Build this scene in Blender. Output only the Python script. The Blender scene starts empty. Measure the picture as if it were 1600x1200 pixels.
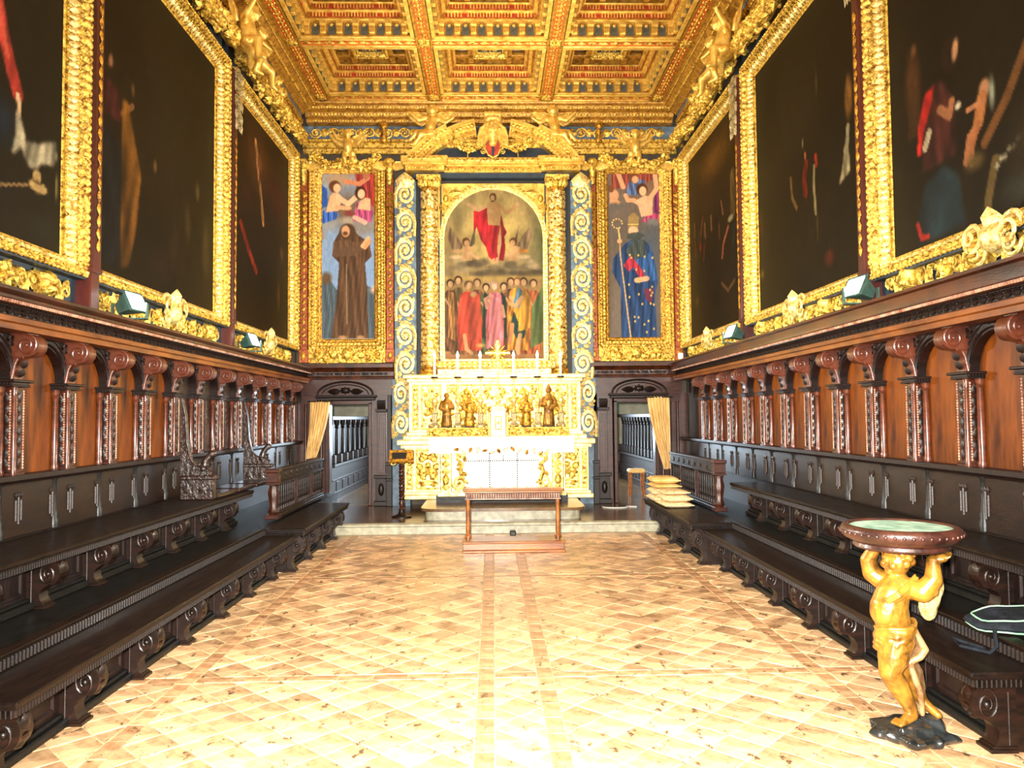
import bpy, bmesh, math, random
import numpy as np
from mathutils import Matrix, Vector
random.seed(7); rng = np.random.default_rng(7)
sc = bpy.context.scene; col = sc.collection
PI = math.pi; sin = math.sin; cos = math.cos
A3 = lambda *p: np.array(p, float)

# ------------------------------------------------------------------ camera, world, large lights, exposure
def set_camera():
    f, vx, vy, roll = 1200., 770., 652., math.radians(.5)
    dx = vx-800; dy = 600-vy
    ux = dx*cos(roll)+dy*sin(roll); uy = -dx*sin(roll)+dy*cos(roll)
    yaw = math.atan2(-ux, f); pitch = math.atan2(-uy, math.hypot(f, ux))
    fw = Vector((sin(yaw)*cos(pitch), cos(yaw)*cos(pitch), sin(pitch)))
    ri = Vector((cos(yaw), -sin(yaw), 0)); up = ri.cross(fw)
    r2 = ri*cos(roll)-up*sin(roll); u2 = ri*sin(roll)+up*cos(roll)
    M = Matrix((r2, u2, -fw)).transposed().to_4x4(); M.translation = (0, 0, 1.75)
    cam = bpy.data.cameras.new('camera'); o = bpy.data.objects.new('camera', cam); col.objects.link(o)
    cam.sensor_width = 36; cam.lens = f/1600*36; cam.clip_start = .05; cam.clip_end = 200
    o.matrix_world = M; sc.camera = o
set_camera()
sc.view_settings.view_transform = 'Standard'; sc.view_settings.look = 'None'
sc.view_settings.gamma = 1; sc.view_settings.use_curve_mapping = False
sc.view_settings.exposure = 0.68
sc.cycles.use_denoising = True
sc.cycles.max_bounces = 6; sc.cycles.diffuse_bounces = 3; sc.cycles.glossy_bounces = 3
sc.cycles.sample_clamp_indirect = 6
w = bpy.data.worlds.new('world'); sc.world = w; w.use_nodes = True
w.node_tree.nodes['Background'].inputs[0].default_value = (.55, .68, .9, 1)
w.node_tree.nodes['Background'].inputs[1].default_value = .35

def lamp(name, kind, loc, target, power, color=(1, 1, 1), size=.2, sy=None, spot=None, blend=.5):
    l = bpy.data.lights.new(name, kind); l.energy = power; l.color = color
    if kind == 'AREA':
        l.size = size
        if sy: l.shape = 'RECTANGLE'; l.size_y = sy
    else: l.shadow_soft_size = size
    if spot: l.spot_size = math.radians(spot); l.spot_blend = blend
    o = bpy.data.objects.new(name, l); col.objects.link(o); o.location = loc
    d = Vector(target)-Vector(loc); o.rotation_euler = d.to_track_quat('-Z', 'Y').to_euler()
    return o
# photographer's flash beside the lens, tall windows in the entrance wall behind, daylight in the choir behind the altar
lamp('camera_flash', 'SPOT', (-.12, -.05, 1.86), (.15, 6, .7), 6400, (1, .94, .84), .05, spot=88, blend=1)
lamp('entrance_daylight', 'AREA', (0, -2.0, 4.2), (0, 8, 3.2), 560, (1, .94, .84), 4.6, 3.6)
lamp('choir_daylight', 'AREA', (.2, 19.6, 2.3), (.2, 14, 1.2), 750, (.70, .86, 1), 3.6, 2.2)

# ------------------------------------------------------------------ materials
def lin(c):
    return tuple(((x/12.92) if x <= .04045 else ((x+.055)/1.055)**2.4) for x in c)
def hexc(h): return lin(tuple(int(h[i:i+2], 16)/255 for i in (0, 2, 4)))
MATS = {}
def mat(name, c1, c2=None, rough=.5, metal=0., scale=6., stretch=(1, 1, 1), bump=0., bscale=60., spec=.5, coat=0., vary=0., emit=0., ecol=None, lo=.35, hi=.65, rough2=None, stain=None):
    m = bpy.data.materials.new(name); m.use_nodes = True; nt = m.node_tree; N = nt.nodes; L = nt.links
    b = N['Principled BSDF']; c1 = hexc(c1); c2 = hexc(c2) if c2 else c1
    tc = N.new('ShaderNodeTexCoord'); mp = N.new('ShaderNodeMapping'); mp.inputs['Scale'].default_value = stretch
    L.new(tc.outputs['Object'], mp.inputs[0])
    nz = N.new('ShaderNodeTexNoise'); nz.inputs['Scale'].default_value = scale; nz.inputs['Detail'].default_value = 5; nz.inputs['Roughness'].default_value = .6
    L.new(mp.outputs[0], nz.inputs['Vector'])
    cr = N.new('ShaderNodeValToRGB'); cr.color_ramp.elements[0].color = (*c1, 1); cr.color_ramp.elements[1].color = (*c2, 1)
    cr.color_ramp.elements[0].position = lo; cr.color_ramp.elements[1].position = hi
    L.new(nz.outputs[0], cr.inputs[0]); out = cr.outputs[0]
    if stain:
        sc_, st, thr, cs = stain; mp3 = N.new('ShaderNodeMapping'); mp3.inputs['Scale'].default_value = st; ge0 = N.new('ShaderNodeNewGeometry'); L.new(ge0.outputs['Position'], mp3.inputs[0])
        n3 = N.new('ShaderNodeTexNoise'); n3.inputs['Scale'].default_value = sc_; n3.inputs['Detail'].default_value = 6; n3.inputs['Roughness'].default_value = .7; L.new(mp3.outputs[0], n3.inputs['Vector'])
        r3 = N.new('ShaderNodeMapRange'); r3.inputs['From Min'].default_value = thr; r3.inputs['From Max'].default_value = thr+.06; L.new(n3.outputs[0], r3.inputs['Value'])
        mx = N.new('ShaderNodeMixRGB'); mx.inputs[2].default_value = (*hexc(cs), 1); L.new(r3.outputs[0], mx.inputs[0]); L.new(out, mx.inputs[1]); out = mx.outputs[0]
    if vary:
        oi = N.new('ShaderNodeObjectInfo'); ge = N.new('ShaderNodeNewGeometry'); ad = N.new('ShaderNodeMath'); ad.operation = 'ADD'
        L.new(oi.outputs['Random'], ad.inputs[0]); L.new(ge.outputs['Random Per Island'], ad.inputs[1])
        fr = N.new('ShaderNodeMath'); fr.operation = 'FRACT'; L.new(ad.outputs[0], fr.inputs[0])
        mr = N.new('ShaderNodeMapRange'); mr.inputs['To Min'].default_value = 1-vary; mr.inputs['To Max'].default_value = 1+vary
        L.new(fr.outputs[0], mr.inputs['Value'])
        hs = N.new('ShaderNodeHueSaturation'); L.new(mr.outputs[0], hs.inputs['Value']); L.new(out, hs.inputs['Color']); out = hs.outputs[0]
    L.new(out, b.inputs['Base Color'])
    b.inputs['Roughness'].default_value = rough; b.inputs['Metallic'].default_value = metal
    if rough2 is not None:
        m2 = N.new('ShaderNodeMapRange'); m2.inputs['To Min'].default_value = rough; m2.inputs['To Max'].default_value = rough2
        L.new(nz.outputs[0], m2.inputs['Value']); L.new(m2.outputs[0], b.inputs['Roughness'])
    b.inputs['Specular IOR Level'].default_value = spec
    if coat: b.inputs['Coat Weight'].default_value = coat; b.inputs['Coat Roughness'].default_value = .15
    if bump:
        n2 = N.new('ShaderNodeTexNoise'); n2.inputs['Scale'].default_value = bscale; n2.inputs['Detail'].default_value = 4
        L.new(mp.outputs[0], n2.inputs['Vector'])
        bp = N.new('ShaderNodeBump'); bp.inputs['Strength'].default_value = bump; bp.inputs['Distance'].default_value = .02
        L.new(n2.outputs[0], bp.inputs['Height']); L.new(bp.outputs[0], b.inputs['Normal'])
    if emit:
        b.inputs['Emission Color'].default_value = (*(hexc(ecol) if ecol else c1), 1); b.inputs['Emission Strength'].default_value = emit
    MATS[name] = m; return m
mat('gold', '7a4d0c', 'f3cd5e', rough=.3, metal=.6, scale=24, bump=.5, bscale=60, lo=.36, hi=.56)
mat('gold_leaf', 'b98428', 'f2cd68', rough=.3, metal=.5, scale=9, bump=.15, bscale=70, lo=.3, hi=.6)
mat('wood_column', '35180f', '5e2f1e', rough=.28, scale=5, stretch=(1, 1, 5), bump=.06, coat=.35)
mat('niche_grey', '34342c', '565648', rough=.6, scale=12)
mat('gold_pale', 'b07f22', 'fae597', rough=.34, metal=.45, scale=20, bump=.4, bscale=60, lo=.34, hi=.56)
mat('gold_deep', '5f380a', 'd9a238', rough=.34, metal=.55, scale=22, bump=.45, bscale=50, lo=.36, hi=.6)
mat('gold_brown', '7d5216', 'c08e34', rough=.4, metal=.4, scale=14, bump=.2, bscale=40)
mat('gold_statue', '3c2406', 'a8762a', rough=.32, metal=.35, scale=7, bump=.12, bscale=30, coat=.15, lo=.34, hi=.6)
mat('gold_worn', '8d7438', 'd8c48c', rough=.42, metal=.4, scale=18, bump=.4, bscale=50)
mat('gold_red', '6e2410', 'a8581c', rough=.45, metal=.3, scale=26, bump=.3)
mat('silver_gilt', '6a5a34', 'b3a070', rough=.4, metal=.4, scale=26, bump=.6, bscale=45)
mat('red_paint', '7e1c0e', 'b43c18', rough=.5, scale=16)
mat('orange_red', 'a8380f', 'd8661c', rough=.5, scale=16)
mat('oxblood', '2e0d0c', '4d1a13', rough=.4, scale=8, stretch=(1, 1, .2))
mat('blue_paint', '3a5060', '64798a', rough=.6, scale=9, bump=.1)
mat('blue_dark', '0d1c28', '1b3040', rough=.55, scale=8)
mat('blue_grey', '54707c', '8496a0', rough=.6, scale=12)
mat('cream_gold', 'dcb868', 'f6e6b4', rough=.4, metal=.12, scale=10, bump=.1)
mat('wood_dark', '0b0403', '1b0a06', rough=.42, scale=5, stretch=(1, 6, 1), bump=.12, bscale=40, spec=.3, coat=.05, rough2=.55)
mat('wood_seat', '080403', '170b05', rough=.36, scale=5, stretch=(4, 1, 4), bump=.08, bscale=30, spec=.2, coat=.05, rough2=.6)
mat('wood_red', '220e09', '3f1d12', rough=.32, scale=5, stretch=(1, 1, 5), bump=.1, bscale=40, spec=.4, coat=.15)
mat('wood_panel', '260f03', '7c3f0c', rough=.42, scale=2.6, stretch=(1, 3.0, .6), bump=.05, bscale=40, spec=.2, coat=.03, lo=.32, hi=.72)
mat('wood_carved', '160b08', '2b160e', rough=.36, scale=8, bump=.9, bscale=26, coat=.3)
mat('wood_cornice', '200d06', '4a220c', rough=.32, scale=4, stretch=(2, .6, 2), bump=.1, bscale=40, spec=.35, coat=.15)
mat('wood_console', '3a190f', '64321f', rough=.34, scale=6, stretch=(1, 3, 1), bump=.12, coat=.25)
mat('wood_leg', '0e0704', '20100a', rough=.38, scale=6, stretch=(1, 1, 4), bump=.1, bscale=40, spec=.3, coat=.08)
mat('gold_drape', '5f4022', 'b08a60', rough=.42, metal=.2, scale=12, bump=.1)
mat('wood_architrave', '4a2409', '7c4414', rough=.36, scale=4, stretch=(2, .6, 2), bump=.06, spec=.3)
mat('wood_post', '0e1113', '1c2022', rough=.4, scale=9, stretch=(1, 1, 4), bump=.1, spec=.35)
mat('wood_mid', '6a3a18', 'a0622a', rough=.3, scale=5, stretch=(.5, 3, 3), bump=.05, coat=.3)
mat('wood_grey', '080807', '12110f', rough=.45, scale=9, bump=.2, spec=.25)
mat('bead_wood', '7a4a36', 'c49a82', rough=.25, scale=10, coat=.4)
mat('stone', '7c7a66', 'a9a48c', rough=.42, scale=9, bump=.1, coat=.2)
mat('dais_floor', '4f3a26', '75583a', rough=.22, scale=4, bump=.05, coat=.2)
mat('tile', '7f5a3a', 'd4ad82', rough=.24, scale=4.5, bump=.2, bscale=30, vary=.3, coat=.12, lo=.28, hi=.56, rough2=.5, stain=(8, (1.3, .8, 1), .58, '5a4530'))
mat('tile_border', '8f6a48', 'c89c74', rough=.3, scale=8, bump=.12, bscale=34, vary=.2, rough2=.5, stain=(8, (1.3, .8, 1), .58, '5a4530'))
mat('mortar', 'a58d68', 'd6c29c', rough=.8, scale=12, bump=.2)
mat('plaster', '8f8a78', 'a8a390', rough=.8, scale=4)
mat('plaster_dark', '3a342b', '4d453a', rough=.8, scale=4)
mat('linen', 'e9e4d6', 'f7f4ec', rough=.8, scale=20, bump=.1)
mat('curtain', 'b88e4c', 'ecca8a', rough=.75, scale=6, stretch=(6, 6, .5), bump=.1)
mat('cushion', 'c49a5c', 'efd9ae', rough=.7, scale=26, bump=.2)
mat('cushion_plain', 'c99f55', 'e0bb78', rough=.7, scale=8, bump=.1)
mat('wax', 'f3ead2', 'fff6e0', rough=.5)
mat('flame', 'fff0c0', emit=45, ecol='ffdf96')
mat('bronze_green', '6f9a86', 'b8d8c4', rough=.5, metal=.1, scale=9, bump=.2)
mat('basin_rim', '1f0e0a', '40221a', rough=.35, scale=10, bump=.15, coat=.2)
mat('rock_black', '0d0f0f', '25292a', rough=.28, scale=7, bump=.3, bscale=14, coat=.3)
mat('statue_dark', '5c3a14', 'a87a2c', rough=.35, metal=.4, scale=14, bump=.1)
mat('lamp_metal', '33504c', '4f6f69', rough=.4, metal=.4)
mat('lamp_glass', 'f2fff6', emit=28, ecol='f0fff2')
mat('bag_cloth', '0b0e13', '181d25', rough=.75, scale=20, bump=.2, spec=.2)
mat('bag_piping', '6fae80', 'a4d0b0', rough=.5)
mat('white_cable', 'd8d8d0', rough=.4)
mat('black_plastic', '101112', rough=.4)
mat('iron_dark', '1a1b1a', '2a2a28', rough=.4, metal=.6)
mat('glass_day', 'e8f2ff', emit=1.2, ecol='e8f2ff')
mat('green_paint', '3f9c7c', '56b494', rough=.6)
mat('book_page', 'd8cdb0', 'ebe2c8', rough=.8)
mat('dark_void', '06070a', rough=.9)
def paint_mat():
    m = bpy.data.materials.new('oil_paint'); m.use_nodes = True; nt = m.node_tree; b = nt.nodes['Principled BSDF']
    a = nt.nodes.new('ShaderNodeAttribute'); a.attribute_name = 'Col'; nt.links.new(a.outputs['Color'], b.inputs['Base Color'])
    b.inputs['Roughness'].default_value = .55; b.inputs['Specular IOR Level'].default_value = .1
    MATS['oil_paint'] = m
paint_mat()

# ------------------------------------------------------------------ mesh helpers
def nrm(v): v = np.asarray(v, float); return v/max(1e-9, np.linalg.norm(v))
class MB:
    def __init__(s): s.v = []; s.f = []; s.n = 0
    def add(s, v, f):
        v = np.asarray(v, float).reshape(-1, 3); n = s.n
        s.v.append(v); s.f.extend([tuple(i+n for i in q) for q in f]); s.n += len(v); return s
    def many(s, vs, f):
        for v in vs: s.add(v, f)
        return s
    def box(s, x0, x1, y0, y1, z0, z1, bev=0.):
        x0, x1 = min(x0, x1), max(x0, x1); y0, y1 = min(y0, y1), max(y0, y1); z0, z1 = min(z0, z1), max(z0, z1)
        if bev <= 0:
            return s.add([(x0, y0, z0), (x1, y0, z0), (x1, y1, z0), (x0, y1, z0), (x0, y0, z1), (x1, y0, z1), (x1, y1, z1), (x0, y1, z1)],
                         [(0, 3, 2, 1), (4, 5, 6, 7), (0, 1, 5, 4), (1, 2, 6, 5), (2, 3, 7, 6), (3, 0, 4, 7)])
        b = min(bev, (x1-x0)/2.01, (y1-y0)/2.01, (z1-z0)/2.01)
        X, Y, Z = (x0, x1), (y0, y1), (z0, z1); V = []; I = {}
        for i in (0, 1):
            for j in (0, 1):
                for k in (0, 1):
                    p = (X[i], Y[j], Z[k]); q = (X[i]+(b, -b)[i], Y[j]+(b, -b)[j], Z[k]+(b, -b)[k])
                    I[i, j, k, 0] = len(V); V.append((p[0], q[1], q[2]))
                    I[i, j, k, 1] = len(V); V.append((q[0], p[1], q[2]))
                    I[i, j, k, 2] = len(V); V.append((q[0], q[1], p[2]))
        F = []
        for i in (0, 1):
            F += [tuple(I[i, j, k, 0] for j, k in ((0, 0), (1, 0), (1, 1), (0, 1))), tuple(I[j, i, k, 1] for j, k in ((0, 0), (1, 0), (1, 1), (0, 1))), tuple(I[j, k, i, 2] for j, k in ((0, 0), (1, 0), (1, 1), (0, 1)))]
            for j in (0, 1):
                F += [(I[0, i, j, 1], I[1, i, j, 1], I[1, i, j, 2], I[0, i, j, 2]), (I[i, 0, j, 0], I[i, 1, j, 0], I[i, 1, j, 2], I[i, 0, j, 2]), (I[i, j, 0, 0], I[i, j, 1, 0], I[i, j, 1, 1], I[i, j, 0, 1])]
                for k in (0, 1): F.append((I[i, j, k, 0], I[i, j, k, 1], I[i, j, k, 2]))
        return s.add(V, F)
    def ext(s, poly, ax, a0, a1):
        """extrude a 2-D polygon along axis ax (0,1,2); poly holds the other two axes in order"""
        n = len(poly); o = [i for i in (0, 1, 2) if i != ax]; V = np.zeros((2*n, 3))
        for k, a in enumerate((a0, a1)):
            V[k*n:(k+1)*n, ax] = a; V[k*n:(k+1)*n, o[0]] = [p[0] for p in poly]; V[k*n:(k+1)*n, o[1]] = [p[1] for p in poly]
        F = [(i, (i+1) % n, n+(i+1) % n, n+i) for i in range(n)]+[tuple(range(n))[::-1], tuple(range(n, 2*n))]
        return s.add(V, F)
    def tube(s, pts, rad, n=8, caps=True):
        P = np.asarray(pts, float); m = len(P); R = np.full(m, rad) if np.isscalar(rad) else np.asarray(rad, float)
        T = np.gradient(P, axis=0); T /= np.maximum(1e-9, np.linalg.norm(T, axis=1))[:, None]
        a = A3(0, 0, 1) if abs(T[0][2]) < .9 else A3(1, 0, 0); u = nrm(np.cross(T[0], a)); V = []
        for i in range(m):
            u = nrm(u-T[i]*np.dot(u, T[i])); v = np.cross(T[i], u)
            for k in range(n): V.append(P[i]+R[i]*(cos(2*PI*k/n)*u+sin(2*PI*k/n)*v))
        F = [(i*n+k, i*n+(k+1) % n, (i+1)*n+(k+1) % n, (i+1)*n+k) for i in range(m-1) for k in range(n)]
        if caps: F += [tuple(range(n))[::-1], tuple(range((m-1)*n, m*n))]
        return s.add(V, F)
    def lathe(s, prof, c, n=16, sx=1., sy=1.):
        V = []; m = len(prof)
        for r, z in prof:
            for k in range(n): V.append((c[0]+sx*r*cos(2*PI*k/n), c[1]+sy*r*sin(2*PI*k/n), c[2]+z))
        F = [(i*n+k, i*n+(k+1) % n, (i+1)*n+(k+1) % n, (i+1)*n+k) for i in range(m-1) for k in range(n)]
        F += [tuple(range(n))[::-1], tuple(range((m-1)*n, m*n))]
        return s.add(V, F)
    def ball(s, c, r, n=10, m=6):
        r = (r, r, r) if np.isscalar(r) else r; V = [(c[0], c[1], c[2]-r[2])]
        for j in range(1, m):
            t = PI*j/m-PI/2
            for k in range(n): V.append((c[0]+r[0]*cos(t)*cos(2*PI*k/n), c[1]+r[1]*cos(t)*sin(2*PI*k/n), c[2]+r[2]*sin(t)))
        V.append((c[0], c[1], c[2]+r[2])); e = len(V)-1
        F = [(0, 1+(k+1) % n, 1+k) for k in range(n)]+[(e, 1+(m-2)*n+k, 1+(m-2)*n+(k+1) % n) for k in range(n)]
        F += [(1+j*n+k, 1+j*n+(k+1) % n, 1+(j+1)*n+(k+1) % n, 1+(j+1)*n+k) for j in range(m-2) for k in range(n)]
        return s.add(V, F)
    def tmpl(s, t, o, u, v, w):
        tv, tf = t; V = o+tv[:, 0:1]*u+tv[:, 1:2]*v+tv[:, 2:3]*w; return s.add(V, tf)
    def strip(s, t, A, B, N, pitch, wid, hgt, off=0., ls=1., alt=False, side=None):
        A = np.asarray(A, float); B = np.asarray(B, float); N = nrm(N); d = B-A; L = np.linalg.norm(d)
        if L < 1e-6: return s
        u = d/L; v = np.cross(N, u); n = max(1, int(round(L/pitch))); p = L/n
        for i in range(n):
            q = -1 if (alt and i % 2) else 1
            s.tmpl(t, A+u*(i+.5)*p+v*off, u*p*ls*q, v*wid, N*hgt)
        return s
    def mesh(s, name, m, smooth=True, origin=(0, 0, 0)):
        me = bpy.data.meshes.new(name)
        if s.n:
            V = np.concatenate(s.v)-np.asarray(origin, float); me.from_pydata(V.tolist(), [], s.f)
        me.materials.append(MATS[m]); me.polygons.foreach_set('use_smooth', [smooth]*len(me.polygons))
        if smooth: me.set_sharp_from_angle(angle=math.radians(38))
        me.update(); return me
    def build(s, name, m, parent=None, smooth=True, loc=None, kind=None):
        """vertices are given in the room's coordinates; the object's origin is its parent's (or loc)"""
        org = wloc(parent) if parent is not None else (loc or (0, 0, 0))
        o = bpy.data.objects.new(name, s.mesh(name, m, smooth, org)); col.objects.link(o)
        if parent is not None: o.parent = parent
        elif loc: o.location = loc
        if kind: o['kind'] = kind
        return o
def wloc(o):
    p = np.zeros(3)
    while o is not None: p = p+np.array(o.location); o = o.parent
    return p
def empty(name, loc, label=None, cat=None, group=None, kind=None):
    o = bpy.data.objects.new(name, None); col.objects.link(o); o.location = loc; o.empty_display_size = .1; return tag(o, label, cat, group, kind)
def tag(o, label=None, cat=None, group=None, kind=None):
    if label: o['label'] = label
    if cat: o['category'] = cat
    if group: o['group'] = group
    if kind: o['kind'] = kind
    return o
def put(name, me, parent, loc=(0, 0, 0), rot=None, scale=None):
    o = bpy.data.objects.new(name, me); col.objects.link(o); o.parent = parent; o.location = loc
    if rot: o.rotation_euler = rot
    if scale: o.scale = scale
    return o
def tree_copy(o, parent=None):
    c = o.copy(); col.objects.link(c); c.parent = parent
    for ch in o.children: tree_copy(ch, c)
    return c

# ornament templates: x along, y across (-.5..+.5), z outwards (0..1)
def T(v, f): return (np.array(v, float), f)
LEAF = T([(-.5, 0, .2), (-.25, -.42, .25), (.05, -.5, .15), (.3, -.3, .35), (.55, 0, .55), (.3, .3, .35), (.05, .5, .15), (-.25, .42, .25), (-.2, 0, .8), (.15, 0, 1), (-.05, -.22, .62), (-.05, .22, .62)],
         [(0, 1, 10, 8), (1, 2, 10), (2, 3, 9, 10), (3, 4, 9), (4, 5, 9), (5, 6, 11, 9), (6, 7, 11), (7, 0, 8, 11), (8, 10, 9), (8, 9, 11)])
def dome(n, rings, sq=1.):
    v = []; f = []
    for j in range(rings):
        t = PI/2*j/rings
        for k in range(n): v.append((.5*cos(t)*cos(2*PI*k/n), .5*cos(t)*sin(2*PI*k/n), sin(t)**sq))
    v.append((0, 0, 1)); e = len(v)-1
    for j in range(rings-1): f += [(j*n+k, j*n+(k+1) % n, (j+1)*n+(k+1) % n, (j+1)*n+k) for k in range(n)]
    f += [((rings-1)*n+k, (rings-1)*n+(k+1) % n, e) for k in range(n)]
    return T(v, f)
EGG = dome(8, 3); BEAD = dome(6, 2)
DENT = T([(-.3, -.5, 0), (.3, -.5, 0), (.3, .5, 0), (-.3, .5, 0), (-.3, -.5, 1), (.3, -.5, 1), (.3, .5, 1), (-.3, .5, 1)], [(4, 5, 6, 7), (0, 1, 5, 4), (1, 2, 6, 5), (2, 3, 7, 6), (3, 0, 4, 7)])
FLUTE = T([(-.42, -.5, 0), (-.22, -.5, .8), (0, -.5, 1), (.22, -.5, .8), (.42, -.5, 0), (-.42, .5, 0), (-.22, .5, .8), (0, .5, 1), (.22, .5, .8), (.42, .5, 0)],
          [(0, 1, 6, 5), (1, 2, 7, 6), (2, 3, 8, 7), (3, 4, 9, 8), (0, 4, 3, 2, 1), (5, 6, 7, 8, 9)])
def rosette(np_=8):
    v = [(0, 0, 1)]; f = []; n = np_*2
    for k in range(n):
        a = 2*PI*k/n; r = .22; v.append((r*cos(a), r*sin(a), .7))
    for k in range(n):
        a = 2*PI*k/n; r = .5 if k % 2 == 0 else .34; v.append((r*cos(a), r*sin(a), .75 if k % 2 == 0 else .2))
    for k in range(n):
        a = 2*PI*k/n; r = .52 if k % 2 == 0 else .36; v.append((r*cos(a), r*sin(a), 0))
    for k in range(n):
        j = (k+1) % n; f += [(0, 1+k, 1+j), (1+k, 1+n+k, 1+n+j, 1+j), (1+n+k, 1+2*n+k, 1+2*n+j, 1+n+j)]
    return T(v, f)
ROSE = rosette(8); ROSE6 = rosette(6)
def spiral(turns=1.6, n=22, r0=.5, r1=.1, start=0., tr=.12):
    """a spiral tube in the x-y plane, returned as a template"""
    P = []; R = []
    for i in range(n):
        t = i/(n-1); a = start+turns*2*PI*t; r = r0+(r1-r0)*t; P.append((r*cos(a), r*sin(a), .25+.35*t)); R.append(tr*(1-.45*t))
    m = MB(); m.tube(P, R, 6); return (m.v[0], m.f)
SPIR = spiral(); SPIRW = spiral(1.9, 26, .5, .08, 0, .1)

def garland(mb, path, rad, n, seed=0, leaf=.09, out=None):
    """leaves and fruit massed on a hanging rope"""
    r = np.random.default_rng(seed); P = np.asarray(path, float); seg = np.linalg.norm(np.diff(P, axis=0), axis=1); cum = np.concatenate([[0], np.cumsum(seg)])
    mb.tube(P, rad*.62 if np.isscalar(rad) else np.asarray(rad)*.62, 8)
    for i in range(n):
        t = r.random()*cum[-1]; k = min(len(seg)-1, int(np.searchsorted(cum, t)-1)); k = max(k, 0); fr = (t-cum[k])/seg[k]
        c = P[k]*(1-fr)+P[k+1]*fr; d = nrm(P[k+1]-P[k]); w = r.normal(size=3)
        if out is not None: w = w+np.asarray(out)*1.2
        w = nrm(w-d*np.dot(w, d)); R = rad if np.isscalar(rad) else rad[k]
        u = nrm(d+r.normal(size=3)*.6); u = nrm(u-w*np.dot(u, w)); v = np.cross(w, u); s = leaf*(.7+.6*r.random())
        if i % 3: mb.tmpl(LEAF, c+w*R*.55, u*s, v*s*.75, w*s*.6)
        else: mb.tmpl(EGG, c+w*R*.55, u*s*.7, v*s*.7, w*s*.55)
def scatter_relief(mb, u0, u1, v0, v1, M, n, seed, size=.05, hgt=.025, symm=True, tm=(0, 1, 2)):
    """carved foliage on a panel, mirrored about its middle; M(u,v)->point, plus M.axes"""
    r = np.random.default_rng(seed); U, V, W = M(None, None)
    um = (u0+u1)/2
    for i in range(n):
        a = r.random()*2*PI; uu = u0+(um-u0)*r.random() if symm else u0+(u1-u0)*r.random(); vv = v0+(v1-v0)*r.random(); s = size*(.7+.7*r.random()); k = tm[i % len(tm)]
        for q in ((1, -1) if symm else (1,)):
            uq = uu if q > 0 else 2*um-uu; x = (q*cos(a))*U+sin(a)*V; y = (-q*sin(a))*U+cos(a)*V
            mb.tmpl((LEAF, SPIRT, EGG)[k], M(uq, vv), x*s*(1.3 if k == 0 else 1), y*s*(.6 if k == 0 else 1), W*hgt)
SPIRT = spiral(1.3, 12, .5, .12, 0, .11)

# remeshed figures: tapered limbs and masses fused to one continuous surface
def rot_to(d):
    d = Vector(d).normalized(); return d.to_track_quat('Z', 'Y').to_matrix()
class Fig:
    def __init__(s): s.m = MB()
    def cap(s, p, q, r1, r2, n=12):
        p = np.asarray(p, float); q = np.asarray(q, float); L = np.linalg.norm(q-p); R = np.array(rot_to(q-p)); prof = []
        for k in range(5): t = PI/2*(k/4); prof.append((max(1e-4, r1*sin(t)), -r1*cos(t)))
        for k in range(1, 6): t = PI/2*(k/5); prof.append((max(1e-4, r2*cos(t)), L+r2*sin(t)))
        prof.insert(5, (r2, L)); m = MB(); m.lathe(prof, (0, 0, 0), n); s.m.add(m.v[0]@R.T+p, m.f); return s
    def chain(s, pts, rad):
        for i in range(len(pts)-1): s.cap(pts[i], pts[i+1], rad[i], rad[i+1])
        return s
    def ell(s, c, r, rx=0, ry=0, rz=0, n=14, mm=10):
        m = MB(); m.ball((0, 0, 0), r, n, mm); R = np.array(Matrix.Rotation(rz, 3, 'Z')@Matrix.Rotation(ry, 3, 'Y')@Matrix.Rotation(rx, 3, 'X'))
        s.m.add(m.v[0]@R.T+np.asarray(c, float), m.f); return s
    def mesh(s, name, mname, voxel, smooth=2):
        me = bpy.data.meshes.new(name); me.from_pydata(np.concatenate(s.m.v).tolist(), [], s.m.f)
        o = bpy.data.objects.new('tmp', me); col.objects.link(o)
        md = o.modifiers.new('r', 'REMESH'); md.mode = 'VOXEL'; md.voxel_size = voxel
        if smooth: ms = o.modifiers.new('s', 'SMOOTH'); ms.iterations = smooth; ms.factor = .5
        dg = bpy.context.evaluated_depsgraph_get(); out = bpy.data.meshes.new_from_object(o.evaluated_get(dg)); out.name = name
        bpy.data.objects.remove(o); bpy.data.meshes.remove(me)
        out.materials.clear(); out.materials.append(MATS[mname]); out.polygons.foreach_set('use_smooth', [True]*len(out.polygons)); return out
def face(F, c, R, fwd, up=(0, 0, 1), hair=True, hair_long=0.):
    """a head of radius R at c that looks along fwd"""
    c = np.asarray(c, float); f = nrm(fwd); u = nrm(np.asarray(up, float)-f*np.dot(up, f)); l = np.cross(u, f)
    F.ell(c, (R*.86, R*.9, R)); F.cap(c+f*R*.25-u*R*.35, c+f*R*.5-u*R*.62, R*.5, R*.33)          # skull, jaw and chin
    F.cap(c+f*R*.86+u*R*.08, c+f*R*1.06-u*R*.2, R*.08, R*.15)                                     # nose
    F.cap(c+f*R*.84-u*R*.46-l*R*.14, c+f*R*.84-u*R*.46+l*R*.14, R*.09, R*.09)                     # mouth
    for q in (1, -1):
        F.ell(c+f*R*.62-u*R*.28+l*q*R*.4, (R*.27,)*3, n=8, mm=6)                                  # cheeks
        F.cap(c+f*R*.8+u*R*.2+l*q*R*.16, c+f*R*.7+u*R*.22+l*q*R*.5, R*.1, R*.08)                  # brow
        F.ell(c+l*q*R*.86-u*R*.08, (R*.12, R*.16, R*.22), n=8, mm=6)                              # ears
    if hair:
        for k in range(26):
            a = k*2.399; z = 1-(k+.5)/26*1.25; rr = math.sqrt(max(0, 1-z*z)); d = l*rr*cos(a)+f*rr*sin(a)*.95+u*z
            if np.dot(d, f) > .55 and z < .55: continue
            F.ell(c+d*R*.9, (R*.3,)*3, n=8, mm=6)
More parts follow.
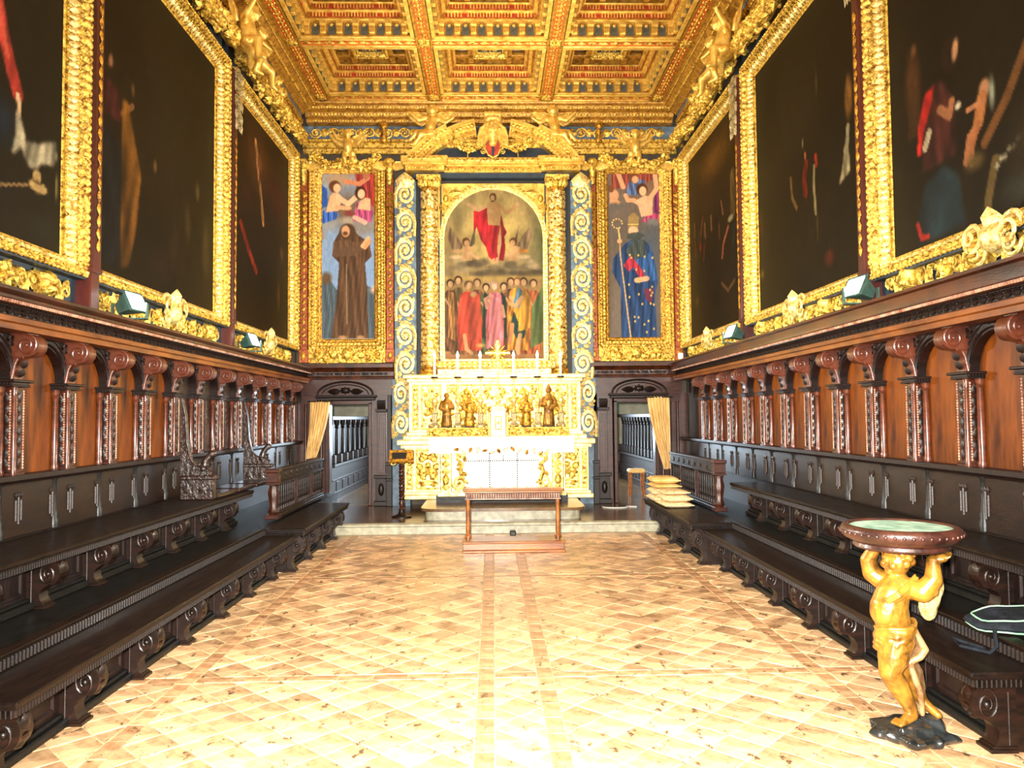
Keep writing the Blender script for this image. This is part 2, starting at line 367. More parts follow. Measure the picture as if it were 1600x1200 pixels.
def hand(F, w, d, n, R, curl=.5, spread=.25, thumb=1):
    """palm and five fingers from wrist w along d, palm facing n"""
    d = nrm(d); n = nrm(np.asarray(n, float)-d*np.dot(n, d)); s = np.cross(n, d); w = np.asarray(w, float)
    F.cap(w, w+d*R*1.5, R*.75, R*.85); F.cap(w+d*R*1.2-s*R*.5, w+d*R*1.2+s*R*.5, R*.5, R*.5)
    for k, ln in enumerate((1.25, 1.5, 1.4, 1.05)):
        o = (k-1.5)*.42; b = w+d*R*1.7+s*R*o*thumb; a = d+s*thumb*o*spread
        p1 = b+nrm(a+n*curl*.5)*R*ln*.55; p2 = p1+nrm(a+n*curl*1.6)*R*ln*.45; F.chain([b, p1, p2], [R*.26, R*.24, R*.18])
    b = w+d*R*.6-s*R*.7*thumb; p1 = b+nrm(d*.7-s*thumb*.8+n*.4)*R*.7; F.chain([b, p1, p1+nrm(d+n*.6)*R*.5], [R*.32, R*.27, R*.2])
def wing_mesh(name, L, W, mname, rows=3):
    """feathers in overlapping rows; root at origin, tip along +x, leading edge +z"""
    m = MB(); r = np.random.default_rng(3)
    m.tube([(0, 0, 0), (L*.35, 0, W*.32), (L*.7, 0, W*.28)], [W*.14, W*.12, W*.06], 8)
    for row in range(rows):
        n = 9+3*row; ln = L*(.32+.3*row)*.8
        for k in range(n):
            t = k/(n-1); b = A3(L*.66*t*.95, -.012*row*L+.02*L, W*(.3-.1*row)*(1-.25*abs(t-.5))); a = -1.35+1.2*t**1.2
            d = A3(cos(a), 0, sin(a)); s = A3(-sin(a), 0, cos(a)); l2 = ln*(.75+.45*t)
            m.tmpl(LEAF, b+d*l2*.45, d*l2, s*W*.2, A3(0, -1, 0)*.03*L)
            m.tmpl(LEAF, b+d*l2*.45, d*l2, -s*W*.2, A3(0, 1, 0)*.03*L)
    return m.mesh(name, mname)

class Plane:
    def __init__(s, O, U, V, W): s.O, s.U, s.V, s.W = [np.asarray(x, float) for x in (O, U, V, W)]
    def __call__(s, u, v, h=0.):
        if u is None: return s.U, s.V, s.W
        return s.O+s.U*u+s.V*v+s.W*h
    def at(s, h):
        return Plane(s.O+s.W*h, s.U, s.V, s.W)
def side_plane(s, a): return Plane((s*a, 0, 0), (0, 1, 0), (0, 0, 1), (-s, 0, 0))
def back_plane(y): return Plane((0, y, 0), (1, 0, 0), (0, 0, 1), (0, -1, 0))
def plate(mb, P, u0, u1, v0, v1, h0, h1, bev=0.):
    """a box lying on a plane"""
    m = MB(); m.box(u0, u1, v0, v1, h0, h1, bev); V = m.v[0]
    mb.add(P.O+V[:, 0:1]*P.U+V[:, 1:2]*P.V+V[:, 2:3]*P.W, m.f); return mb
def prism(mb, P, poly, h0, h1):
    n = len(poly); V = [P(u, v, h0) for u, v in poly]+[P(u, v, h1) for u, v in poly]
    mb.add(V, [(i, (i+1) % n, n+(i+1) % n, n+i) for i in range(n)]+[tuple(range(n))[::-1], tuple(range(n, 2*n))]); return mb
def band(mb, P, inner, outer, h0, h1):
    """a plate between two polylines of equal length"""
    n = len(inner)
    V = [P(*p, h1) for p in inner]+[P(*p, h1) for p in outer]+[P(*p, h0) for p in inner]+[P(*p, h0) for p in outer]; F = []
    for i in range(n-1): F += [(i, i+1, n+i+1, n+i), (i, 2*n+i, 2*n+i+1, i+1), (n+i, n+i+1, 3*n+i+1, 3*n+i)]
    F += [(0, n, 3*n, 2*n), (n-1, 2*n-1, 4*n-1, 3*n-1)]
    mb.add(V, F); return mb
def rings(mb, P, u0, u1, v0, v1, prof, skip=()):
    """mitred frame round an opening; prof: (distance outwards, height)"""
    V = []; n = len(prof)
    for d, h in prof: V += [P(u0-d, v0-d, h), P(u1+d, v0-d, h), P(u1+d, v1+d, h), P(u0-d, v1+d, h)]
    F = [(i*4+k, i*4+(k+1) % 4, (i+1)*4+(k+1) % 4, (i+1)*4+k) for i in range(n-1) for k in range(4) if k not in skip]
    mb.add(V, F); return mb
def ring_strip(mb, t, P, u0, u1, v0, v1, d, h, tilt, pitch, wid, hgt, sides=(0, 1, 2, 3), alt=False, ls=1.):
    c = [(u0-d, v0-d), (u1+d, v0-d), (u1+d, v1+d), (u0-d, v1+d)]; inw = [P.V, -P.U, -P.V, P.U]
    for k in sides:
        mb.strip(t, P(*c[k], h), P(*c[(k+1) % 4], h), P.W+inw[k]*tilt, pitch, wid, hgt, alt=alt, ls=ls)
    return mb
def sweep_y(mb, s, prof, y0, y1):
    """profile (a,z) on side s extruded along the room"""
    mb.ext([(s*a, z) for a, z in prof], 1, y0, y1); return mb

# ------------------------------------------------------------------ paint on canvas
class Cv:
    def __init__(s, W, H, c, asp=None):
        s.W, s.H = W, H; s.a = asp or H/W; s.U, s.V = np.meshgrid((np.arange(W)+.5)/W, (np.arange(H)+.5)/H)
        s.I = np.zeros((H, W, 3)); s.I[:] = s.c(c); s.r = np.random.default_rng(11)
    def c(s, c): return np.array([int(c[i:i+2], 16)/255 for i in (0, 2, 4)]) if isinstance(c, str) else np.asarray(c, float)
    def noise(s, n, seed=1):
        g = np.random.default_rng(seed).random((n+2, n+2)); x = s.U*n; y = s.V*n; i = x.astype(int); j = y.astype(int); fx = x-i; fy = y-j; fx = fx*fx*(3-2*fx); fy = fy*fy*(3-2*fy)
        return (g[j, i]*(1-fx)+g[j, i+1]*fx)*(1-fy)+(g[j+1, i]*(1-fx)+g[j+1, i+1]*fx)*fy
    def mix(s, a, c, fold=0, fr=60, seed=1, dirx=.2):
        c = s.c(c); C = np.broadcast_to(c, s.I.shape)
        if fold:
            w = np.sin(fr*(s.U+dirx*s.V+.12*s.noise(6, seed)))+.6*np.sin(fr*2.3*(s.U-.3*s.V)+4*s.noise(9, seed+1)); C = np.clip(C*(1+fold*w[..., None]*.6), 0, 1)
        a = np.clip(a, 0, 1)[..., None]; s.I = s.I*(1-a)+C*a; return s
    def ell(s, x, y, rx, ry, c, soft=.25, rot=0, **k):
        dx = s.U-x; dy = (s.V-y)*s.a; ca, sa = cos(rot), sin(rot); p = (dx*ca+dy*sa)/rx; q = (-dx*sa+dy*ca)/ry; d = np.sqrt(p*p+q*q)
        return s.mix((1-d)/soft, c, **k)
    def poly(s, pts, c, al=1., blur=1, **k):
        M = np.zeros((s.H, s.W), bool); n = len(pts)
        for i in range(n):
            x0, y0 = pts[i]; x1, y1 = pts[(i+1) % n]
            if y0 == y1: continue
            M ^= ((s.V > min(y0, y1)) & (s.V <= max(y0, y1)) & (s.U < (x1-x0)*(s.V-y0)/(y1-y0)+x0))
        a = M.astype(float)
        for _ in range(blur):
            b = np.pad(a, 1, mode='edge'); a = (b[1:-1, 1:-1]*2+b[:-2, 1:-1]+b[2:, 1:-1]+b[1:-1, :-2]+b[1:-1, 2:])/6
        return s.mix(a*al, c, **k)
    def limb(s, pts, w, c, **k):
        for (x0, y0), (x1, y1) in zip(pts[:-1], pts[1:]):
            dx = x1-x0; dy = (y1-y0)*s.a; L = dx*dx+dy*dy+1e-9; t = np.clip(((s.U-x0)*dx+(s.V-y0)*s.a*dy)/L, 0, 1)
            d = np.hypot(s.U-x0-t*dx, (s.V-y0)*s.a-t*dy); s.mix((w-d)/(w*.3), c, **k)
        return s
    def person(s, x, y0, h, wd, robe, skin='d8a878', hair='4a3020', fold=.35, under=None, seed=1, lean=0):
        hr = h*s.a*.046; top = y0+h; sh = top-h*.17
        s.poly([(x-wd*.5, y0), (x+wd*.5, y0), (x+wd*.55+lean*.3, y0+h*.4), (x+wd*.42+lean, sh-h*.05), (x+wd*.2+lean, sh), (x-wd*.2+lean, sh), (x-wd*.42+lean, sh-h*.05), (x-wd*.55+lean*.3, y0+h*.4)], robe, fold=fold, fr=70, seed=seed)
        if under: s.poly([(x-wd*.16, y0+h*.2), (x+wd*.3, y0+h*.15), (x+wd*.22, sh-h*.03), (x-wd*.14, sh-h*.02)], under, fold=fold, fr=90, seed=seed+2)
        s.ell(x+lean, top-h*.075, hr*1.25, hr*1.35, hair); s.ell(x+lean*1.1, top-h*.09, hr*.85, hr*1.1, skin)
        s.limb([(x-wd*.35+lean, sh-h*.12), (x, sh-h*.22)], wd*.09, skin); return s
    def grain(s, k=.06):
        n = s.noise(50, 5)*.6+s.r.random((s.H, s.W))*.4; s.I = np.clip(s.I*(1+k*2*(n-.5))[..., None], 0, 1); return s
def canvas(name, cv, P, u0, u1, v0, v1, h, parent, arch=None):
    H, W = cv.H, cv.W; us = np.linspace(u0, u1, W); vs = np.linspace(v0, v1, H); G = np.array([[P(u, v, h) for u in us] for v in vs]).reshape(-1, 3)
    keep = np.ones((H-1, W-1), bool)
    if arch:
        uc, vsn, R = arch; um = (us[:-1]+us[1:])/2; vm = (vs[:-1]+vs[1:])/2; D = np.hypot((um-uc)[None, :], np.maximum(0, vm-vsn)[:, None]); keep = D < R
    F = [(j*W+i, j*W+i+1, (j+1)*W+i+1, (j+1)*W+i) for j in range(H-1) for i in range(W-1) if keep[j, i]]
    m = MB(); m.add(G, F); o = m.build(name, 'oil_paint', parent, smooth=False); me = o.data
    at = me.color_attributes.new('Col', 'FLOAT_COLOR', 'POINT'); I = cv.I.reshape(-1, 3); I = np.where(I <= .04045, I/12.92, ((I+.055)/1.055)**2.4)
    at.data.foreach_set('color', np.concatenate([I, np.ones((len(I), 1))], 1).astype(np.float32).ravel()); return o

# ------------------------------------------------------------------ the setting: floor of diagonal tiles
LX0, RX0 = -2.46, 2.62          # feet of the benches
floor = MB().box(-3.7, 3.7, -2.4, 14.3, -.12, -.006).build('floor', 'mortar', kind='structure')
def clip_poly(poly, x0, x1, y0, y1):
    for ax, lim, sg in ((0, x0, 1), (0, x1, -1), (1, y0, 1), (1, y1, -1)):
        out = []; n = len(poly)
        for i in range(n):
            p, q = poly[i], poly[(i+1) % n]; a = sg*(p[ax]-lim); b = sg*(q[ax]-lim)
            if a >= 0: out.append(p)
            if a*b < 0: t = a/(a-b); out.append((p[0]+(q[0]-p[0])*t, p[1]+(q[1]-p[1])*t))
        poly = out
        if len(poly) < 3: return []
    return poly
def area(p): return abs(sum(p[i][0]*p[(i+1) % len(p)][1]-p[(i+1) % len(p)][0]*p[i][1] for i in range(len(p))))/2
def tiles():
    S = .222; J = .006; h = S/math.sqrt(2); g = (S-J)/math.sqrt(2); full = [(0, -g), (g, 0), (0, g), (-g, 0)]
    xs = [(-3.3, -2.115), (-2.005, -.115), (-.0, .285), (.395, 2.155), (2.265, 3.3)]; cr = [-2.3, 1.2, 5.30, 8.55, 11.66]
    ys = [(a+.055, b-.055) for a, b in zip(cr[:-1], cr[1:])]; L = []
    for (x0, x1) in xs:
        for (y0, y1) in ys:
            xa, xb = max(x0, -2.75), min(x1, 2.9)
            for i in range(-60, 61):
                for j in range(-140, 141):
                    cx = (i+j)*h+(x0+x1)/2; cy = (i-j)*h+4.1
                    if cx < xa-h or cx > xb+h or cy < y0-h or cy > y1+h: continue
                    p = clip_poly([(cx+a, cy+b) for a, b in full], xa+J/2, xb-J/2, y0+J/2, y1-J/2)
                    if p and area(p) > .003: L.append((cy, cx, cy, [(a-cx, b-cy) for a, b in p], area(p) > .98*2*g*g))
    B = []
    for x in (-2.06, -.0575, .34, 2.21):
        for k in range(62):
            y = -2.2+.225*k
            if y < 11.55: B.append((x-.051, x+.051, y+.003, y+.222))
    for y in cr[1:4]:
        for (x0, x1) in xs:
            xa, xb = max(x0, -2.75), min(x1, 2.9); n = max(1, round((xb-xa)/.225)); d = (xb-xa)/n
            for k in range(n): B.append((xa+k*d+.003, xa+(k+1)*d-.003, y-.051, y+.051))
    def slab(m, poly, z, o=(0, 0)):
        n = len(poly); c = np.mean(poly, axis=0); b = .004; q = [tuple(c+(np.array(p)-c)*(1-b/max(.03, np.hypot(*(np.array(p)-c))))) for p in poly]
        V = [(o[0]+p[0], o[1]+p[1], -.012) for p in poly]+[(o[0]+p[0], o[1]+p[1], z-.003) for p in poly]+[(o[0]+p[0], o[1]+p[1], z) for p in q]
        m.add(V, [(k*n+i, k*n+(i+1) % n, (k+1)*n+(i+1) % n, (k+1)*n+i) for k in (0, 1) for i in range(n)]+[tuple(range(2*n, 3*n))])
    mf = MB(); slab(mf, full, 0); me_full = mf.mesh('tile', 'tile', False)
    r = np.random.default_rng(2); L.sort(key=lambda t: t[0]); near = [t for t in L if t[0] > 3.7][:295]; ids = set(id(t) for t in near); rest = MB()
    for t in L:
        z = r.normal()*.0012
        if id(t) in ids:
            if t[4]: me = me_full
            else: m = MB(); slab(m, t[3], 0); me = m.mesh('tile', 'tile', False)
            o = put('tile', me, floor, (t[1], t[2], z), (r.normal()*.004, r.normal()*.004, 0))
        else: slab(rest, t[3], z, (t[1], t[2]))
    rest.build('tiles_beyond', 'tile', floor, False, kind='stuff')
    vis = sorted([b for b in B if b[2] > 3.6], key=lambda b: b[2])[:160]; ids = set(vis); rest = MB()
    cache = {}
    for b in B:
        k = (round(b[1]-b[0], 3), round(b[3]-b[2], 3)); hx, hy = (b[1]-b[0])/2, (b[3]-b[2])/2; pl = [(-hx, -hy), (hx, -hy), (hx, hy), (-hx, hy)]
        if b in ids:
            if k not in cache: m = MB(); slab(m, pl, 0); cache[k] = m.mesh('border_tile', 'tile_border', False)
            put('border_tile', cache[k], floor, ((b[0]+b[1])/2, (b[2]+b[3])/2, r.normal()*.001))
        else: slab(rest, pl, 0, ((b[0]+b[1])/2, (b[2]+b[3])/2))
    rest.build('border_tiles_beyond', 'tile_border', floor, False, kind='stuff')
tiles()
# dais step and the altar platform
d = MB(); d.ext([(11.67, 0), (11.67, .11), (11.64, .125), (11.64, .15), (11.66, .165), (11.75, .165), (11.75, 0)], 0, -3.6, 3.6)
dais = MB().box(-3.6, 3.6, 11.74, 14.24, 0, .163).build('dais', 'dais_floor', kind='structure')
d.build('step_edge', 'stone', dais)
def predella():
    m = MB(); t = MB()
    def outline(o, zz, x0=-1.12, x1=1.42, y0=11.95):
        P = []; rr = .22
        for k in range(7): a = PI+PI/2*k/6; P.append((x0+rr+(rr+o)*cos(a), y0+rr+(rr+o)*sin(a)))
        for k in range(7): a = 1.5*PI+PI/2*k/6; P.append((x1-rr+(rr+o)*cos(a), y0+rr+(rr+o)*sin(a)))
        return [(x, y) for x, y in [(x0-o, 13.5)]+P+[(x1+o, 13.5)]]
    m.ext(outline(-.05, 0), 2, .163, .30); t.ext(outline(.02, 0), 2, .30, .345)
    r = m.build('altar_platform', 'stone', loc=(.15, 12.7, .163)); tag(r, 'grey stone platform with rounded corners under the altar', 'platform'); return t.build('top_slab', 'dais_floor', r)
predella()
# walls
def walls():
    for s, n in ((-1, 'left'), (1, 'right')):
        w = MB(); w.box(s*3.62, s*3.9, -2.4, 14.3, 0, 8.2); w.build('wall_'+n, 'plaster_dark', kind='structure')
    w = MB(); y0, y1 = 14.25, 14.30
    for a in ((-3.9, -2.99, .0, 2.02), (-2.25, 2.27, 0, 2.02), (3.0, 3.9, 0, 2.02), (-3.9, 3.9, 2.02, 8.2)): w.box(a[0], a[1], y0, y1, a[2], a[3])
    w.build('wall_back', 'plaster_dark', kind='structure')
    w = MB(); y0, y1 = -2.4, -2.6
    for a in ((-3.9, -2.3, 0, 8.2), (2.3, 3.9, 0, 8.2), (-2.3, 2.3, 0, 2.4), (-2.3, 2.3, 6.0, 8.2)): w.box(a[0], a[1], y0, y1, a[2], a[3])
    w.build('wall_front', 'plaster', kind='structure')
    w = MB()
    for x in (-2.25, -.75, .75, 2.25): w.box(x-.05, x+.05, -2.55, -2.45, 2.4, 6)
    for z in (2.45, 3.6, 4.8, 5.95): w.box(-2.3, 2.3, -2.55, -2.45, z-.04, z+.04)
    f = w.build('window_1', 'wood_dark', kind='structure'); MB().box(-2.3, 2.3, -2.52, -2.5, 2.4, 6).build('pane', 'glass_day', f)
walls()

# ------------------------------------------------------------------ coffered ceiling
def ceiling():
    cl = MB().box(-3.9, 3.9, -2.6, 14.5, 8.08, 8.3).build('ceiling', 'gold_brown', kind='structure')
    HALF = .88; XS = (-2.02, 0, 2.02); YS = (12.62, 10.60, 8.58); xb = (-3.03, -1.01, 1.01, 3.03); yb = (13.63, 11.61, 9.59, 7.57)
    plain = MB().box(-3.62, 3.62, -2.4, 7.44, 7.5, 8.08).build('soffit', 'gold_brown', cl)
    # beams
    for k, x in enumerate(xb):
        m = MB().box(x-.13, x+.13, 7.44, 13.76, 7.53, 8.08); b = m.build('beam', 'gold_brown', cl)
        e = MB()
        for q in (-1, 1): e.box(x+q*.085, x+q*.13, 7.44, 13.76, 7.5, 7.535); e.box(x+q*.07, x+q*.085, 7.44, 13.76, 7.51, 7.535)
        e.build('moulding', 'gold_brown', b)
        MB().box(x-.069, x+.069, 7.44, 13.76, 7.519, 7.529).build('red_ground', 'orange_red', b)
        g = MB().strip(LEAF, (x, 7.5, 7.519), (x, 13.7, 7.519), (0, 0, -1), .12, .06, .03, alt=False); g.strip(EGG, (x-.045, 7.5, 7.519), (x-.045, 13.7, 7.519), (0, 0, -1), .12, .03, .02, ls=.4); g.strip(EGG, (x+.045, 7.53, 7.519), (x+.045, 13.7, 7.519), (0, 0, -1), .12, .03, .02, ls=.4)
        g.build('guilloche', 'gold', b, kind='stuff')
    for y in yb:
        b = MB().box(-3.16, 3.16, y-.125, y+.125, 7.532, 8.08).build('cross_beam', 'gold_brown', cl)
        e = MB(); g = MB(); rd = MB()
        for xc in XS:
            for q in (-1, 1): e.box(xc-HALF, xc+HALF, y+q*.08, y+q*.13, 7.495, 7.535, .008)
            g.strip(LEAF, (xc-HALF, y, 7.519), (xc+HALF, y, 7.519), (0, 0, -1), .17, .085, .03); rd.box(xc-HALF, xc+HALF, y-.079, y+.079, 7.519, 7.531)
        e.build('moulding', 'gold_leaf', b); rd.build('red_ground', 'orange_red', b); g.build('leaf_band', 'gold', b, kind='stuff')
        for x in xb:
            m = MB().box(x-.1, x+.1, y-.1, y+.1, 7.50, 7.518, .006); m.tmpl(ROSE, A3(x, y, 7.5), A3(.16, 0, 0), A3(0, -.16, 0), A3(0, 0, -.03)); m.build('boss', 'gold', b)
    # one coffer, local to its centre at z = 7.5
    def shell():
        m = MB(); lv = [(HALF, 0), (HALF, .03), (.83, .03), (.83, .25), (.83, .25), (.72, .25), (.72, .34), (.64, .34), (.64, .43), (.60, .43), (.60, .53)]
        V = []; 
        for h, z in lv: V += [(-h, -h, z), (h, -h, z), (h, h, z), (-h, h, z)]
        n = len(lv); m.add(V, [(i*4+k, i*4+(k+1) % 4, (i+1)*4+(k+1) % 4, (i+1)*4+k) for i in range(n-1) for k in range(4)]+[tuple(range(4*n-4, 4*n))]); return m.mesh('coffer', 'gold_brown', False)
    def bracket():
        m = MB().box(-.05, .05, -.085, 0, .19, .235, .006); m.box(-.042, .042, -.06, 0, .05, .19, .006)
        for k in (-1, 0, 1): m.box(-.028*k-.008, -.028*k+.008, -.068, -.055, .06, .15)
        m.ext([(-.085, .2), (-.085, .18), (-.062, .15), (-.05, .2)], 0, -.045, .045); return m.mesh('bracket', 'gold_leaf', False)
    def niche():
        m = MB(); A = [( .055*cos(PI*k/8), .17+.055*sin(PI*k/8)) for k in range(9)]; P = Plane((0, 0, 0), (1, 0, 0), (0, 0, 1), (0, -1, 0))
        prism(m, P, [(.055, .045)]+A+[(-.055, .045)], .002, .008); return m.mesh('niche', 'niche_grey', False)
    def shell_orn():
        m = MB(); P = Plane((0, 0, 0), (1, 0, 0), (0, 0, 1), (0, -1, 0)); m.tmpl(ROSE6, A3(0, -.009, .19), A3(.06, 0, 0), A3(0, 0, .06), A3(0, -.02, 0)); return m.mesh('shell_ornament', 'gold')
    def flutes():
        m = MB()
        for k in range(4):
            a = k*PI/2; u = A3(cos(a), sin(a), 0); n = A3(sin(a), -cos(a), 0)
            for h, z, w in ((.72, .295, .07), (.64, .385, .07)):
                c = -n*h; 
                for (p, q) in ((-.9, -.56), (-.48, .48), (.56, .9)):
                    m.strip(DENT, c+u*h*p+A3(0, 0, z), c+u*h*q+A3(0, 0, z), n, .046, w*.8, .022, ls=.8)
        return m.mesh('dentil_row', 'gold_leaf', False)
    def fl_red():
        m = MB()
        for h, z in ((.715, .295), (.635, .385)):
            for k in range(4):
                a = k*PI/2; u = A3(cos(a), sin(a), 0); n = A3(sin(a), -cos(a), 0); P = Plane(-n*h+A3(0, 0, z), u, (0, 0, 1), n)
                plate(m, P, -h*.93, h*.93, -.036, .036, 0, .004)
        return m.mesh('red_band', 'red_paint', False)
    def ledges():
        m = MB()
        for h, z, t, o in ((.85, .015, .03, .03), (.80, .245, .02, .05), (.70, .335, .02, .04), (.62, .425, .02, .03)):
            for k in range(4):
                a = k*PI/2; u = A3(cos(a), sin(a), 0); n = A3(sin(a), -cos(a), 0); P = Plane(-n*h+A3(0, 0, z), u, (0, 0, 1), n); plate(m, P, -h, h, -t/2, t/2, -.05, o, .005)
        return m.mesh('ledge', 'gold_leaf', False)
    def ribs():
        m = MB()
        for q in (-.33, .33): m.box(q-.05, q+.05, -.6, .6, .44, .5, .01); m.box(-.6, .6, q-.05, q+.05, .44, .5, .01)
        return m.mesh('rib', 'gold_brown', False)
    def leafedge():
        m = MB()
        for k in range(4):
            a = k*PI/2; u = A3(cos(a), sin(a), 0); n = A3(sin(a), -cos(a), 0)
            m.strip(LEAF, -n*.875+u*-.86+A3(0, 0, .04), -n*.875+u*.86+A3(0, 0, .04), n-A3(0, 0, .5), .09, .06, .03)
            m.strip(EGG, -n*.6+u*-.3+A3(0, 0, .5), -n*.6+u*.3+A3(0, 0, .5), A3(0, 0, -1), .05, .04, .02, off=-.06)
        return m.mesh('leaf_edge', 'gold', True)
    def grey():
        m = MB()
        for q in (-1, 1): m.box(q*.46-.075, q*.46+.075, -.27, .27, .52, .528); m.box(-.27, .27, q*.46-.075, q*.46+.075, .52, .528)
        return m.mesh('grey_field', 'blue_grey', False)
    def centre():
        m = MB(); P = Plane((0, 0, .45), (1, 0, 0), (0, 1, 0), (0, 0, -1)); rings(m, P, -.2, .2, -.2, .2, [(0, -.02), (.01, .03), (.03, .03), (.05, .06), (.09, .06), (.1, -.08)])
        ring_strip(m, EGG, P, -.2, .2, -.2, .2, .02, .03, 0, .045, .035, .02); ring_strip(m, LEAF, P, -.2, .2, -.2, .2, .075, .06, 0, .05, .05, .02); return m.mesh('centre_frame', 'gold')
    def field(): return MB().box(-.2, .2, -.2, .2, .46, .47).mesh('dark_field', 'blue_dark', False)
    def rose():
        m = MB(); m.tmpl(ROSE, A3(0, 0, .46), A3(.2, 0, 0), A3(0, -.2, 0), A3(0, 0, -.07))
        for k in range(4): a = PI/4+k*PI/2; m.tmpl(SPIRT, A3(.13*cos(a), .13*sin(a), .46), A3(.1, 0, 0), A3(0, -.1, 0), A3(0, 0, -.05))
        return m.mesh('rosette', 'gold')
    Ms = [f() for f in (flutes, fl_red, ledges, ribs, leafedge, grey, centre, field, rose)]; sh = shell(); bm = bracket(); nm = niche(); so = shell_orn()
    for j, y in enumerate(YS):
        for x in XS:
            c = put('coffer', sh, cl, (x, y, 7.5))
            for M in Ms: put(M.name, M, c)
            if j == 2: continue
            for k in (0, 1, 3):
                a = (PI, PI/2, 0, -PI/2)[k]; a = {0: 0., 1: PI/2, 3: -PI/2}[k]; n = Vector((sin(a), -cos(a), 0)); u = Vector((cos(a), sin(a), 0))
                for i in range(7): put('bracket', bm, c, -n*.828+u*((i-3)*.245), (0, 0, a))
                for i in range(6): p = -n*.828+u*((i-2.5)*.245); put('niche', nm, c, p, (0, 0, a)); put('shell_ornament', so, c, p, (0, 0, a))
    # cornice between wall and ceiling
    for s in (-1, 1):
        m = MB(); sweep_y(m, s, [(3.62, 7.5), (3.16, 7.5), (3.17, 7.47), (3.22, 7.46), (3.26, 7.42), (3.33, 7.40), (3.34, 7.36), (3.40, 7.34), (3.42, 7.31), (3.62, 7.31)], -2.4, 13.9)
        t = m.build('trim_1' if s < 0 else 'trim_2', 'gold_brown', kind='structure')
        e = MB(); e.strip(BEAD, (s*3.30, 4, 7.408), (s*3.30, 13.9, 7.408), (-s, 0, -1), .05, .045, .03); e.strip(BEAD, (s*3.19, 4, 7.462), (s*3.19, 13.8, 7.462), (-s*.3, 0, -1), .04, .03, .02); e.build('bead_row', 'gold', t, kind='stuff')
        MB().box(s*3.45, s*3.62, -2.4, 13.9, 7.24, 7.31).build('blue_band', 'blue_paint', t)
        e = MB(); sweep_y(e, s, [(3.62, 7.24), (3.44, 7.24), (3.46, 7.20), (3.50, 7.15), (3.62, 7.14)], -2.4, 14); e.strip(EGG, (s*3.47, 4, 7.19), (s*3.47, 14, 7.19), (-s, 0, -.7), .07, .05, .035); e.build('egg_moulding', 'gold_deep', t)
    m = MB(); m.ext([(14.25, 7.5), (13.76, 7.5), (13.77, 7.47), (13.83, 7.45), (13.85, 7.40), (13.95, 7.37), (13.97, 7.30), (14.04, 7.27), (14.05, 7.22), (14.25, 7.20)], 0, -3.4, 3.4)
    t = m.build('trim_3', 'gold_brown', kind='structure'); e = MB()
    e.strip(BEAD, (-3.3, 13.84, 7.42), (3.3, 13.84, 7.42), (0, -1, -.4), .05, .045, .03); e.strip(BEAD, (-3.3, 13.96, 7.335), (3.3, 13.96, 7.335), (0, -1, -.2), .06, .06, .035); e.strip(BEAD, (-3.3, 14.045, 7.245), (3.3, 14.045, 7.245), (0, -1, -.2), .05, .04, .03)
    e.build('bead_row', 'gold', t, kind='stuff')
ceiling()

